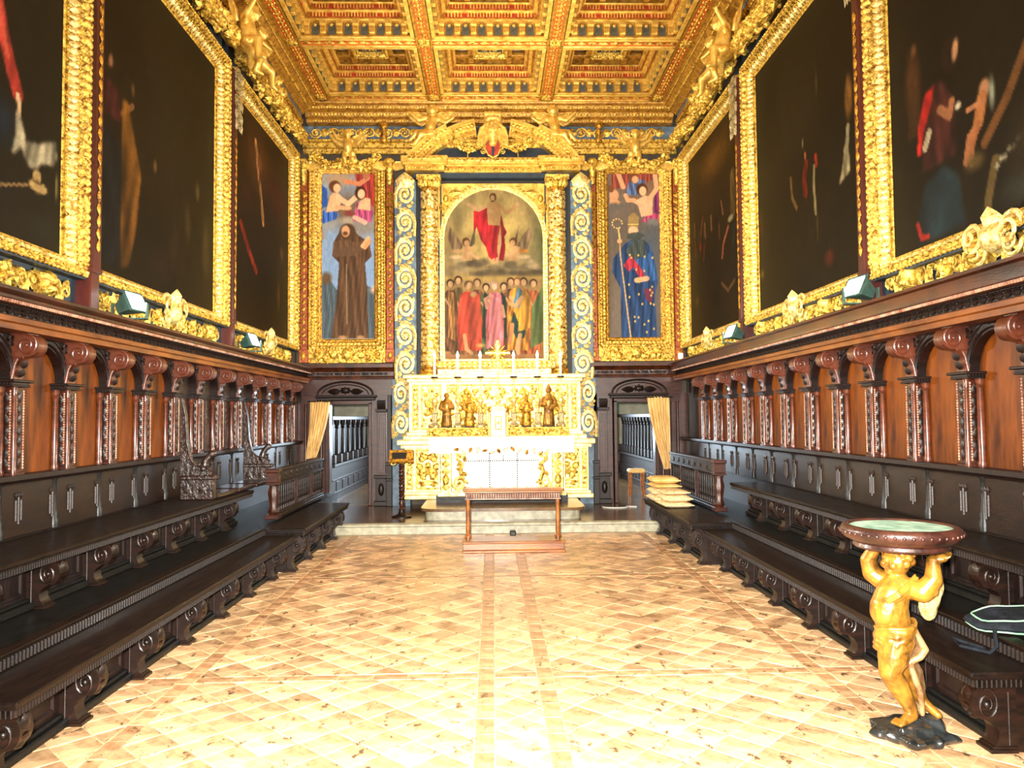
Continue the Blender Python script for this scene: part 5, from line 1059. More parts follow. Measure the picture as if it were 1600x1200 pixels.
    c.ell(.02, .04, .06, .02, 'b98a5c', .7); c.ell(.36, .08, .06, .03, 'c79a5e', .7); c.mix(.5*(c.noise(14, 6)-.3), '4a3a20'); c.I *= .74; return c.grain(.1)

def altarpiece():
    t = empty('altarpiece', (.04, 13.9, .345), 'tall gilded altarpiece with columns, arched painting and segmental pediment on the end wall', 'altarpiece'); P = BP.at(.05); XC = .04
    u0, u1, v0, vs, R = XC-.915, XC+.915, 2.83, 5.08, .915
    canvas('painting', paint_altar(), P, u0, u1, v0, vs+R, .02, t, (XC, vs, R))
    arc = lambda r, n=24: [(XC+r*cos(a), vs+r*sin(a)) for a in np.linspace(0, PI, n+1)]
    # arched inner frame
    m = MB(); path_i = [(XC+R, v0)]+arc(R)+[(XC-R, v0)]
    for r0, r1, h0, h1 in ((0, .03, 0, .05), (.03, .055, 0, .09), (.055, .085, 0, .06)):
        a = [(XC+R+r0, v0)]+arc(R+r0)+[(XC-R-r0, v0)]; b = [(XC+R+r1, v0)]+arc(R+r1)+[(XC-R-r1, v0)]; band(m, P, a, b, h0, h1)
    plate(m, P, XC-R-.08, XC+R+.08, v0-.06, v0, 0, .07, .01); f = m.build('arched_frame', 'gold_pale', t)
    m = MB(); q = arc(R+.042, 40)
    for (a, b), (c, d) in zip(q[:-1], q[1:]): m.tmpl(BEAD, P((a+c)/2, (b+d)/2, .088), P.U*.035, P.V*.035, P.W*.015)
    m.strip(BEAD, P(XC-R-.042, v0, .088), P(XC-R-.042, vs, .088), P.W, .07, .035, .015, ls=.5); m.strip(BEAD, P(XC+R+.042, v0, .088), P(XC+R+.042, vs, .088), P.W, .07, .035, .015, ls=.5); m.build('bead_row', 'gold', f, kind='stuff')
    # spandrels and their winged heads
    m = MB(); n = 13
    for q in (-1, 1):
        th = np.linspace(0, PI/2, n); inn = [(XC+q*(R+.085)*cos(a), vs+(R+.085)*sin(a)) for a in th]; out = [(XC+q*min(1.03, 10) if a < .8 else XC+q*1.03*min(1, max(0, (PI/2-a)/(PI/2-.8))), vs+(1.03*min(1, a/.8))) for a in th]
        band(m, P, inn, out, -.03, .03)
    m.build('spandrel', 'gold_leaf', t); m = MB(); Q = P.at(.03)
    for q in (-1, 1):
        m.tmpl(EGG, Q(XC+q*.88, 5.82), Q.U*.12, Q.V*.16, Q.W*.1); m.tmpl(LEAF, Q(XC+q*.72, 5.93), -q*Q.U*.22+Q.V*.02, Q.V*.14, Q.W*.05); m.tmpl(LEAF, Q(XC+q*.95, 5.66), -Q.V*.22, Q.U*.12, Q.W*.05)
        for k in range(12): r = np.random.default_rng(k); a = .35+.8*r.random(); m.tmpl(LEAF, Q(XC+q*(1.04+.06*r.random())*cos(a)*.97, vs+(1.05+.06*r.random())*sin(a)*.97), Q.U*.07, Q.V*.05, Q.W*.03)
    m.build('spandrel_carving', 'gold', t, kind='stuff')
    # dark backing strips and columns covered with foliage
    for xc, nm in ((-1.14, 'l'), (1.21, 'r')):
        m = MB(); plate(m, P, xc-.22, xc+.22, 2.5, 6.15, -.03, .02); plate(m, P, xc-.215, xc-.19, 2.56, 6.1, .0, .05, .005); plate(m, P, xc+.19, xc+.215, 2.56, 6.1, 0, .05, .005); m.build('backing', 'blue_dark', t)
        yc = 14.03; m = MB().lathe([(.2, 2.5), (.2, 2.56), (.185, 2.58), (.19, 2.62), (.165, 2.65), (.16, 2.68), (.16, 4.3), (.145, 5.95), (.16, 5.96), (.15, 5.98)], (xc, yc, 0), 20); c = m.build('column', 'gold_deep', t)
        m = MB(); r = np.random.default_rng(8)
        for z in np.arange(2.72, 5.92, .085):
            for k in range(9):
                a = PI+PI*(k+.5*(int(z*100) % 2))/8.5; w = A3(cos(a), sin(a), 0); uu = A3(-sin(a), cos(a), 0); vv = A3(0, 0, 1); b = r.random()*6.3; rr = .16 if z < 4.3 else .155
                m.tmpl(LEAF if k % 3 else SPIRT, A3(xc, yc, z+.02*r.normal())+w*rr*.98, (uu*cos(b)+vv*sin(b))*.085, (vv*cos(b)-uu*sin(b))*.065, w*.017)
        m.build('vine_carving', 'gold_pale', c, kind='stuff')
        m = MB(); m.box(xc-.22, xc+.22, yc-.22, yc+.1, 6.13, 6.18, .01)
        for k in range(9):
            a = PI+PI*k/8; w = A3(cos(a), sin(a), 0); m.tmpl(LEAF, A3(xc, yc, 6.03)+w*.15, A3(0, 0, .14)+w*.05, A3(-sin(a), cos(a), 0)*.08, w*.06)
        for q in (-1, 1): m.tmpl(SPIRT, A3(xc+q*.17, yc-.17, 6.09), A3(.1*q, 0, 0), A3(0, 0, .1), A3(0, -.08, 0))
        m.lathe([(.15, 5.98), (.14, 6.0), (.16, 6.08), (.2, 6.13)], (xc, yc, 0), 16); m.build('capital', 'gold', c)
    # entablature with breaks over the columns
    m = MB(); plate(m, P, -1.42, 1.49, 6.18, 6.27, -.03, .16); m.build('dark_frieze', 'blue_dark', t)
    m = MB()
    for a, b, o in ((-.93, 1.0, 0), (-1.52, -.9, .12), (.97, 1.6, .12)):
        plate(m, P, a-.05, b+.05, 6.27, 6.36, 0, .22+o, .012); plate(m, P, a-.09, b+.09, 6.36, 6.40, 0, .27+o, .01); plate(m, P, a-.12, b+.12, 6.40, 6.52, 0, .31+o, .02)
    e = m.build('entablature', 'gold_leaf', t); m = MB()
    for a, b, o in ((-.93, 1.0, 0), (-1.52, -.9, .12), (.97, 1.6, .12)): m.strip(EGG, P(a, 6.315, .22+o), P(b, 6.315, .22+o), P.W, .055, .06, .03); m.strip(LEAF, P(a, 6.46, .31+o), P(b, 6.46, .31+o), P.W, .09, .07, .02)
    m.build('egg_row', 'gold', e, kind='stuff')
    # segmental pediment: two curved pieces, open behind the winged head
    pr = 1.95; pz = 7.30-pr; a_out = math.asin(1.5/pr); tym = MB(); prism(tym, P, [(XC+(pr-.1)*sin(a), pz+(pr-.1)*cos(a)) for a in np.linspace(-a_out, a_out, 25)]+[(XC+1.4, 6.5), (XC-1.4, 6.5)], -.03, .03); tym.build('tympanum', 'blue_dark', t)
    for q in (-1, 1):
        for a0, a1, dr in ((.18, .46, -.06), (.46, a_out+.06, 0)):
            th = np.linspace(a0, a1, 10); m = MB()
            for r0, r1, h in ((pr-.05, pr, .36), (pr-.13, pr-.05, .30), (pr-.2, pr-.13, .22), (pr-.26, pr-.2, .14)):
                band(m, P, [(XC+q*(r0+dr)*sin(a), pz+(r0+dr)*cos(a)) for a in th], [(XC+q*(r1+dr)*sin(a), pz+(r1+dr)*cos(a)) for a in th], 0, h+(.06 if dr == 0 else 0))
            o = m.build('pediment_arc', 'gold_leaf', t); g = MB()
            for a in np.arange(a0+.03, a1, .042):
                for r0, h, tm, sz in ((pr-.09, .30, LEAF, .07), (pr-.165, .22, EGG, .05), (pr-.235, .14, DENT, .05)):
                    hh = h+(.06 if dr == 0 else 0); w = P.W; uu = A3(q*cos(a), 0, -sin(a)); vv = np.cross(w, uu); g.tmpl(tm, P(XC+q*(r0+dr)*sin(a), pz+(r0+dr)*cos(a), hh), uu*sz, vv*sz, w*.025)
            g.build('egg_row', 'gold', o, kind='stuff')
    # winged crowned head, red shield, festoons
    F = Fig(); c = P(XC, 6.98, .5); face(F, c, .13, (0, -1, -.1)); F.cap(c+A3(0, .05, -.1), c+A3(0, .05, -.24), .12, .08); F.cap(c+A3(-.08, 0, .17), c+A3(.08, 0, .17), .08, .08)
    for k in range(5): F.ell(c+A3((k-2)*.065, -.05, .25), (.035, .035, .05), n=8, mm=6)
    put('crowned_head', F.mesh('crowned_head', 'gold_leaf', .014), t, -Vector(wloc(t)))
    big = wing_mesh('wing_large', .34, .24, 'gold_leaf')
    for q in (1, -1): put('wing', big, t, Vector(P(XC+q*.1, 7.06, .48))-Vector(wloc(t)), (0, 1.15*q, 0), (q, 1, 1))
    sh = [(-.13, 6.78), (-.12, 6.62), (-.08, 6.53), (0, 6.48), (.08, 6.53), (.12, 6.62), (.13, 6.78), (.05, 6.8), (0, 6.77), (-.05, 6.8)]
    m = MB(); prism(m, P, [(XC+x, z) for x, z in sh], .36, .44); s_ = m.build('shield', 'red_paint', t); tag(s_, 'red shield with a dark central stripe'); m = MB(); prism(m, P, [(XC-.022, 6.5), (XC+.022, 6.5), (XC+.022, 6.77), (XC-.022, 6.77)], .44, .452); m.build('stripe', 'blue_dark', s_)
    m = MB(); m.tube([P(XC+x*1.08, 6.64+(z-6.64)*1.08, .42) for x, z in sh+sh[:1]], .02, 6)
    for q in (-1, 1): m.tmpl(SPIRW, P(XC+q*.17, 6.6, .38), P.U*.1*q, -P.V*.12, P.W*.1); m.tmpl(SPIRW, P(XC+q*.16, 6.8, .38), P.U*.1*q, P.V*.1, P.W*.1)
    m.build('shield_rim', 'gold', s_)
    for q in (-1, 1):
        m = MB(); pts = [P(XC+q*(.2+.5*k/14), 6.74-.14*sin(PI*k/14)+.07*(k/14)**2, .42) for k in range(15)]; garland(m, pts, .06, 150, 9+q, .065, (0, -1, 0)); m.tube([P(XC+q*.45, 6.58, .42), P(XC+q*.46, 6.48, .42)], .012, 6); m.tube([P(XC+q*.71, 6.8, .42), P(XC+q*.73, 7.02, .42)], [.03, .012], 6); m.build('festoon', 'gold', t)
    # zone of panels above the altar table
    yf = 13.46; Q = back_plane(yf)
    m = MB().box(-1.46, 1.54, yf, 14.24, 1.36, 2.5); m.build('predella_core', 'cream_gold', t)
    m = MB(); plate(m, Q, -1.56, 1.64, 2.43, 2.5, -.3, .1, .015); plate(m, Q, -1.5, 1.58, 2.37, 2.43, -.3, .05, .01); plate(m, Q, -1.56, 1.64, 1.36, 1.44, -.3, .08, .015); plate(m, Q, -1.5, 1.58, 1.44, 1.5, -.3, .04, .01); m.build('predella_moulding', 'cream_gold', t)
    m = MB(); plate(m, Q, -.98, 1.06, 2.5, 2.62, -.6, -.25, .01); plate(m, Q, -1.06, 1.14, 2.62, 2.76, -.6, -.2, .03); o = m.build('painting_sill', 'gold_pale', t); m = MB().strip(LEAF, Q(-1.02, 2.69, -.2), Q(1.1, 2.69, -.2), Q.W, .09, .1, .03); m.build('leaf_band', 'gold', o, kind='stuff')
    for a, b, k in ((-1.40, -1.30, 0), (-1.25, -.9, 1), (-.8, .88, 2), (.98, 1.33, 1), (1.38, 1.48, 0)):
        m = MB(); rings(m, Q, a+.02, b-.02, 1.56, 2.31, [(-.01, .002), (0, .02), (.018, .02), (.025, 0)]); o = m.build('panel_frame', 'gold', t)
        m = MB(); plate(m, Q, a+.02, b-.02, 1.56, 2.31, 0, .005); m.build('panel_field', 'gold_pale', o)
        m = MB(); QQ = Q.at(.005)
        if k == 0: m.strip(ROSE6, QQ((a+b)/2, 1.6), QQ((a+b)/2, 2.28), Q.W, .09, .06, .02, ls=.8)
        else: scatter_relief(m, a+.04, b-.04, 1.6, 2.28, QQ, 26 if k == 1 else 110, 31+k, .085, .025)
        m.build('relief', 'gold', o, kind='stuff')
    # lower pedestals beside the table
    yf2 = 13.40; Q = back_plane(yf2); m = MB().box(-1.53, 1.66, yf2, 14.24, .345, 1.36); m.build('pedestal', 'cream_gold', t)
    m = MB(); plate(m, Q, -1.66, 1.78, 1.28, 1.37, -.3, .09, .015); plate(m, Q, -1.6, 1.72, 1.22, 1.28, -.3, .04, .01); plate(m, Q, -1.62, 1.74, .345, .42, -.3, .07, .012); plate(m, Q, -1.57, 1.7, .42, .47, -.3, .03, .01); m.build('pedestal_moulding', 'cream_gold', t)
    for a, b, k in ((-1.5, -1.40, 0), (-1.34, -.92, 1), (1.08, 1.5, 1), (1.55, 1.64, 0)):
        m = MB(); rings(m, Q, a+.02, b-.02, .53, 1.18, [(-.01, .002), (0, .02), (.018, .02), (.025, 0)]); o = m.build('panel_frame', 'gold', t); m = MB(); plate(m, Q, a+.02, b-.02, .53, 1.18, 0, .005); m.build('panel_field', 'gold_pale', o)
        m = MB(); QQ = Q.at(.005)
        if k == 0: m.strip(ROSE6, QQ((a+b)/2, .56), QQ((a+b)/2, 1.15), Q.W, .09, .06, .02, ls=.8)
        else: scatter_relief(m, a+.05, b-.05, .57, 1.14, QQ, 36, 51, .1, .03)
        m.build('relief', 'gold', o, kind='stuff')
    return t
altarpiece()
putto(ME_SIT, (-1.12, 13.86, 6.88), 0, 'gilded winged angel seated on the left curve of the altar pediment', 1.15, wz=.28)
putto(ME_SIT, (1.2, 13.86, 6.88), 0, 'gilded winged angel seated on the right curve of the altar pediment', 1.15, True, wz=.28)

def scroll_panel(xc, w, z0, z1, y, n, label, top=False):
    t = empty('scroll_panel', (xc, y, z0), label, 'ornament'); Q = back_plane(y); m = MB(); plate(m, Q, xc-w/2, xc+w/2, z0, z1, -.06, 0, .006); m.build('blue_ground', 'blue_paint', t)
    Q = Q.at(.0); h = (z1-z0)/n; sgn = 1 if xc < 0 else -1
    for k in range(n):
        zc = z0+h*(k+.5); d = sgn*(1 if k % 2 else -1); m = MB(); m.tmpl(SPIRW, Q(xc, zc), Q.U*w*.86*d, Q.V*h*.82, Q.W*.09); m.tmpl(ROSE, Q(xc, zc), Q.U*w*.42, Q.V*w*.42, Q.W*.08)
        m.tube([Q(xc+d*w*.42, zc-h*.5, .03), Q(xc+d*w*.44, zc, .03), Q(xc+d*w*.2, zc+h*.42, .03), Q(xc-d*w*.3, zc+h*.5, .03)], [.03, .035, .03, .018], 6)
        for a in (.6, 1.5, 2.6, 4.0, 5.2): m.tmpl(LEAF, Q(xc+w*.4*cos(a), zc+h*.46*sin(a)), Q.U*.12*cos(a+.8)+Q.V*.12*sin(a+.8), -Q.U*.08*sin(a+.8)+Q.V*.08*cos(a+.8), Q.W*.05)
        for a in (2.1, 5.6): m.tmpl(EGG, Q(xc+w*.42*cos(a), zc+h*.47*sin(a)), Q.U*.07, Q.V*.07, Q.W*.06)
        m.build('scroll', 'gold_pale', t)
    if top: m = MB(); m.tmpl(LEAF, Q(xc, z1-.02), Q.V*.3, Q.U*w*.9, Q.W*.1); m.build('leaf_finial', 'gold_pale', t)
scroll_panel(-1.58, .40, 2.47, 6.12, 14.02, 7, 'tall blue panel of gilded scrolls left of the altar columns', True)
scroll_panel(1.66, .40, 2.47, 6.12, 14.02, 7, 'tall blue panel of gilded scrolls right of the altar columns', True)
scroll_panel(-1.66, .33, 1.38, 2.46, 13.98, 2, 'low blue panel of gilded scrolls left of the candlesticks')
scroll_panel(1.74, .33, 1.38, 2.46, 13.98, 2, 'low blue panel of gilded scrolls right of the candlesticks')
for x in (-1.66, 1.74): MB().box(x-.16, x+.16, 14.0, 14.24, .165, 1.38).build('trim_7' if x < 0 else 'trim_8', 'blue_paint', kind='structure')

# ------------------------------------------------------------------ doorways beside the altar and the choir behind
def doorway(s, n):
    xi, xo = (2.25, 2.99) if s < 0 else (2.27, 3.0); X = lambda a: s*a; Q = back_plane(14.25)
    t = MB(); 
    for a, b in ((xi-.05, xi+.02), (xo-.02, xo+.06)): t.box(X(a), X(b), 14.06, 14.3, .165, 2.04, .01)
    t.box(X(xi-.05), X(xo+.06), 14.06, 14.3, 2.0, 2.08, .01); d = t.build('door_%d' % n, 'wood_red', kind='structure')
    m = MB().box(X(xi-.12), X(xo+.2), 13.98, 14.24, 2.08, 2.13, .01); m.box(X(xi-.15), X(xo+.22), 13.95, 14.24, 2.13, 2.17, .012); m.build('lintel', 'wood_dark', d)
    # carved half-round over the lintel
    xm = (xi+xo)/2+.06; m = MB(); th = np.linspace(0, PI, 17); P = back_plane(14.12)
    m.tube([P(X(xm)+.5*cos(a), 2.18+.24*sin(a), .06) for a in th], .022, 6); m.tube([P(X(xm)+.42*cos(a), 2.18+.19*sin(a), .06) for a in th], .01, 6); m.tmpl(ROSE, P(X(xm), 2.26, .05), P.U*.22, P.V*.14, P.W*.06)
    for q in (-1, 1): m.tmpl(LEAF, P(X(xm)+q*.2, 2.24, .05), P.U*.24*q, P.V*.12*q, P.W*.05)
    m.build('tympanum', 'wood_dark', d)
    m = MB().box(X(1.84), X(3.5), 14.08, 14.24, 2.17, 2.46); m.build('overdoor_board', 'wood_red', d)
    m = MB(); m.ext([(14.24, 2.46), (14.04, 2.46), (14.03, 2.5), (14.05, 2.52), (14.05, 2.6), (14.0, 2.61), (13.96, 2.66), (13.92, 2.67), (13.92, 2.73), (14.24, 2.75)], 0, X(1.80), X(3.48)); c = m.build('cornice', 'wood_cornice', d)
    m = MB(); m.strip(ROSE6, (X(1.95), 14.05, 2.56), (X(3.4), 14.05, 2.56), (0, -1, 0), .24, .06, .02, ls=.25); m.strip(LEAF, (X(1.9), 14.05, 2.56), (X(3.45), 14.05, 2.56), (0, -1, 0), .08, .05, .012, alt=True); m.build('carved_leaves', 'wood_dark', c, kind='stuff')
    # inner pilaster with bracketed pedestal, outer board
    m = MB().box(X(1.84), X(2.2), 14.1, 14.24, .165, 2.17); m.build('side_board', 'wood_red', d)
    m = MB().box(X(1.95), X(2.10), 14.04, 14.1, .75, 1.86, .006); m.box(X(1.985), X(2.065), 14.03, 14.04, .8, 1.8, .003); m.build('pilaster', 'wood_red', d)
    m = MB().box(X(1.92), X(2.13), 14.0, 14.1, 1.86, 1.92, .008); m.ext([(14.1, 1.92), (14.03, 1.92), (13.99, 1.98), (13.97, 2.06), (14.1, 2.08)], 0, X(1.95), X(2.1)); m.build('bracket', 'wood_dark', d)
    m = MB().box(X(1.9), X(2.16), 13.99, 14.1, .165, .25, .008); m.box(X(1.93), X(2.13), 14.02, 14.1, .25, .66, .006); m.box(X(1.9), X(2.16), 13.99, 14.1, .66, .72, .008); m.tmpl(EGG, A3(X(2.03), 14.02, .46), A3(.11, 0, 0), A3(0, 0, .24), A3(0, -.04, 0)); m.build('pedestal', 'wood_dark', d)
    m = MB().box(X(1.84), X(1.91), 13.98, 14.1, .165, 2.17, .005); m.box(X(1.82), X(1.93), 13.93, 14.1, .165, .62, .008); m.box(X(1.81), X(1.94), 13.92, 14.1, .62, .66, .006); m.box(X(1.825), X(1.925), 13.94, 14.1, .66, .9, .006); m.box(X(1.81), X(1.94), 13.92, 14.1, .9, .95, .006); m.build('end_post', 'wood_dark', d)
    m = MB().box(X(3.05), X(3.6), 14.1, 14.24, .165, 2.17); m.build('outer_board', 'wood_red', d)
    for a in (3.12, 3.26, 3.4): MB().lathe([(.035, .5), (.025, .54), (.025, 1.98), (.035, 2.02)], (X(a), 14.07, 0), 10).build('colonnette', 'wood_red', d)
    return d
doorway(-1, 1); doorway(1, 2)
def curtain(s, label, pts_top, pts_bot, y, z1):
    t = empty('curtain', ((pts_top[0]+pts_top[1])/2, y, z1), label, 'curtain'); m = MB(); n, k = 60, 24; F = []
    V = [];
    for j in range(k+1):
        v = j/k; a = pts_top[0]+(pts_bot[0][0]-pts_top[0])*v**1.3; b = pts_top[1]+(pts_bot[1][0]-pts_top[1])*v**1.5
        for i in range(n+1):
            u = i/n; zb = pts_bot[0][1]+(pts_bot[1][1]-pts_bot[0][1])*u; z = z1+(zb-z1)*v; amp = .03*(1-.3*v); ph = u*2*PI*7.3
            V.append((a+(b-a)*u+.004*sin(ph*2+v*3), y+amp*sin(ph+.7*sin(3*v+u*4))+.02*sin(u*9+2*v), z+.02*max(0, 1-v*16)*sin(ph)))
    N = len(V); V += [(x, y_+.012, z) for x, y_, z in V]; w = n+1
    for j in range(k):
        for i in range(n): q = (j*w+i, j*w+i+1, (j+1)*w+i+1, (j+1)*w+i); F += [q, tuple(N+p for p in q[::-1])]
    for i in range(n): F += [(i, N+i, N+i+1, i+1), (k*w+i, k*w+i+1, N+k*w+i+1, N+k*w+i)]
    for j in range(k): F += [(j*w, (j+1)*w, N+(j+1)*w, N+j*w), (j*w+n, N+j*w+n, N+(j+1)*w+n, (j+1)*w+n)]
    m.add(V, F); m.build('cloth', 'curtain', t)
    r = MB().tube([(min(pts_top)-.05, y+.01, z1+.0), (max(pts_top)+.05, y+.01, z1+.0)], .012, 8); r.build('rod', 'iron_dark', t)
curtain(-1, 'straw coloured curtain drawn aside in the left doorway', (-3.27, -2.92), ((-3.36, 1.03), (-3.16, 1.06)), 13.86, 2.06)
curtain(1, 'straw coloured curtain drawn aside in the right doorway', (2.80, 3.22), ((3.1, .78), (3.2, .8)), 13.86, 2.09)

def choir():
    MB().box(-4.4, 4.4, 14.3, 20.2, .0, .16).build('trim_9', 'dais_floor', kind='structure')
    m = MB().box(-4.6, -4.4, 14.4, 20.2, 0, 5); m.box(4.4, 4.6, 14.4, 20.2, 0, 5); m.box(-4.6, 4.6, 20.2, 20.4, 0, 5); m.box(-4.6, 4.6, 14.4, 20.4, 5, 5.2); m.build('wall_choir', 'plaster', kind='structure')
    for s, a, sp, sd in ((-1, 3.1, .62, 'left'), (1, 3.3, .36, 'right')):
        X = lambda q: s*q; t = empty('choir_stall', (s*a, 17, .16), 'dark choir stall with a row of turned columns seen through the %s doorway' % sd, 'stall')
        MB().box(X(a-.02), X(a+.5), 14.7, 19.9, .16, .82).build('desk_front', 'wood_dark', t); m = MB().box(X(a-.1), X(a+.5), 14.7, 19.9, .82, .87, .01); m.build('desk_top', 'wood_dark', t); MB().box(X(a+.25), X(a+.5), 14.7, 19.9, .87, 1.78).build('back_board', 'wood_dark', t)
        m = MB().box(X(a-.06), X(a+.5), 14.7, 19.9, 1.72, 1.80, .01); m.build('top_rail', 'wood_dark', t)
        for z in (.3, .55): m = MB().box(X(a-.06), X(a), 14.7, 19.9, z, z+.03, .006); m.build('moulding', 'wood_dark', t)
        cm = MB().lathe([(.07, 0), (.07, .05), (.05, .07), (.06, .13), (.04, .16), (.036, .5), (.03, .68), (.05, .70), (.035, .73), (.06, .79), (.065, .85)], (0, 0, 0), 12).mesh('column', 'wood_dark'); bm = MB().box(-.085, .085, -.085, .085, -.0, .17, .012).mesh('column_base', 'wood_dark')
        y = 15.0
        while y < 19.8:
            put('column', cm, t, (s*.0+s*.05, y-17, .71)); put('column_base', bm, t, (s*.03, y-17, .71)); y += sp
            p = put('panel', PANEL_ME(s), t, (-s*.02, y-sp/2-17, .0))
_pm = {}
def PANEL_ME(s):
    if s not in _pm: m = MB(); m.box(-.015, .015, -.12, .12, .18, .36, .008); _pm[s] = m.mesh('panel', 'wood_dark', False)
    return _pm[s]
choir()
t = empty('stool', (2.86, 15.35, .16), 'small straw coloured padded stool seen through the right doorway', 'stool')
m = MB().box(2.69, 3.03, 15.2, 15.5, .62, .70, .03); m.build('seat', 'cushion_plain', t)
for dx in (-.13, .13):
    for dy in (-.11, .11): MB().tube([(2.86+dx*1.1, 15.35+dy*1.1, .16), (2.86+dx*.9, 15.35+dy*.9, .4), (2.86+dx, 15.35+dy, .63)], [.02, .025, .028], 8).build('leg', 'wood_mid', t)
o = MB().box(2.3, 3.3, 20.1, 20.19, 1.85, 2.1).build('green_board', 'green_paint', loc=(2.8, 20.19, 1.85)); tag(o, 'green painted board high on the far wall beyond the right doorway', 'board')

# ------------------------------------------------------------------ altar table and what stands on it
def altar_table():
    t = empty('altar_table', (.14, 13.05, .345), 'white and gold altar table with carved scroll corners', 'altar'); Q = back_plane(12.78)
    m = MB().box(-.95, 1.24, 12.82, 13.29, .345, .45); m.box(-.88, 1.17, 12.79, 13.29, .345, .40); m.build('plinth', 'wood_grey', t)
    MB().box(-.9, 1.19, 12.79, 13.29, .45, 1.36).build('body', 'linen', t)
    m = MB().box(-.99, 1.28, 12.72, 13.29, 1.36, 1.42, .01); m.build('table_top', 'cream_gold', t); m = MB(); plate(m, Q, -.92, 1.21, .45, .53, 0, .06, .01); m.build('base_moulding', 'gold_pale', t)
    for xc, q in ((-.78, 1), (1.07, -1)):
        m = MB(); plate(m, Q, xc-.10, xc+.10, .5, 1.34, 0, .06, .02); m.build('corner_pilaster', 'gold_pale', t)
        m = MB(); R = Q.at(.06); m.strip(LEAF, R(xc, .55), R(xc, 1.3), R.W, .13, .13, .03); m.tmpl(EGG, R(xc, .72), R.U*.12, R.V*.2, R.W*.05); m.build('pilaster_carving', 'gold', t, kind='stuff')
        m = MB(); R = Q.at(.02); x2 = xc+q*.25
        m.tmpl(SPIRW, R(x2, 1.15), R.U*.2*q, R.V*.2, R.W*.07); m.tmpl(SPIRW, R(x2-q*.04, .68), -R.U*.22*q, -R.V*.26, R.W*.07); m.tube([R(x2-q*.08, 1.08, .03), R(x2+q*.02, .98, .03), R(x2-q*.01, .85, .03), R(x2+q*.04, .72, .03), R(x2+q*.12, .66, .03)], [.02, .03, .035, .03, .012], 8)
        for k in range(9): a = k*.75; m.tmpl(LEAF, R(x2+.06*cos(k*2.1), .58+.08*k), R.U*.11*cos(a)+R.V*.11*sin(a), -R.U*.07*sin(a)+R.V*.07*cos(a), R.W*.04)
        m.build('corner_scroll', 'gold', t)
    m = MB(); R = Q.at(.0)
    for z in (.93,): m.strip(BEAD, R(-.46, z+.1), R(.76, z+.1), R.W, .036, .026, .014, ls=.7)
    for x in (-.06, .40): m.strip(BEAD, R(x, .55), R(x, 1.16), R.W, .036, .026, .014, ls=.7)
    m.strip(BEAD, R(.17, 1.03), R(.17, 1.12), R.W, .036, .026, .014, ls=.7); m.build('beaded_cord', 'black_plastic', t, kind='stuff')
    m = MB()
    for k in range(7): m.tmpl(SPIRT, R(-.4+.19*k, .565), R.U*.09*(1 if k % 2 else -1), R.V*.07, R.W*.04)
    m.build('lower_scrolls', 'gold', t, kind='stuff')
    c = empty('altar_cloth', (.14, 13.0, 1.42), 'white linen cloth with a gilt leaf hem over the altar table', 'cloth'); m = MB(); n = 70; V = []; F = []
    prof = [(12.95, 1.428), (12.72, 1.43), (12.705, 1.425), (12.698, 1.40), (12.69, 1.28), (12.68, 1.165)]
    for j, (y, z) in enumerate(prof):
        for i in range(n+1): x = -1.05+2.39*i/n; V.append((x, y+(.008*sin(i*.9)+.005*sin(i*2.3))*(j > 3)*(j-3), z+(.006*sin(i*.7) if j == 5 else 0)))
    N = len(V); V += [(x, y+.006, z-.004) for x, y, z in V]; w = n+1
    for j in range(len(prof)-1):
        for i in range(n): q = (j*w+i, j*w+i+1, (j+1)*w+i+1, (j+1)*w+i); F += [q, tuple(N+p for p in q[::-1])]
    for i in range(n): F += [(i, N+i, N+i+1, i+1), ((len(prof)-1)*w+i, (len(prof)-1)*w+i+1, N+(len(prof)-1)*w+i+1, N+(len(prof)-1)*w+i)]
    m.add(V, F)
    for x in (-1.052, 1.338): m.box(x-.004, x+.004, 12.7, 12.95, 1.15, 1.428)
    m.build('linen', 'linen', c); m = MB(); R = back_plane(12.675); r = np.random.default_rng(6)
    for k in range(14): x = -.6+1.5*k/13; a = r.random()*6.3; m.tmpl((LEAF, SPIRT)[k % 2], R(x, 1.19+.02*r.normal()), R.U*.1*cos(a)+R.V*.1*sin(a), -R.U*.06*sin(a)+R.V*.06*cos(a), R.W*.02)
    m.build('hem_leaves', 'gold_deep', c, kind='stuff')
altar_table()
def gradine():
    t = empty('candle_shelf', (.1, 13.2, 1.435), 'long gilded carved shelf carrying the candlesticks behind the altar table', 'shelf'); Q = back_plane(13.07)
    m = MB().box(-1.12, 1.30, 13.07, 13.33, 1.435, 1.57); m.build('body', 'gold_brown', t); m = MB(); plate(m, Q, -1.14, 1.32, 1.55, 1.58, -.25, .03, .008); plate(m, Q, -1.14, 1.32, 1.435, 1.46, -.25, .03, .008); m.build('moulding', 'gold', t)
    m = MB(); scatter_relief(m, -1.08, 1.26, 1.475, 1.54, Q, 70, 77, .07, .03); m.build('carving', 'gold', t, kind='stuff')
gradine()
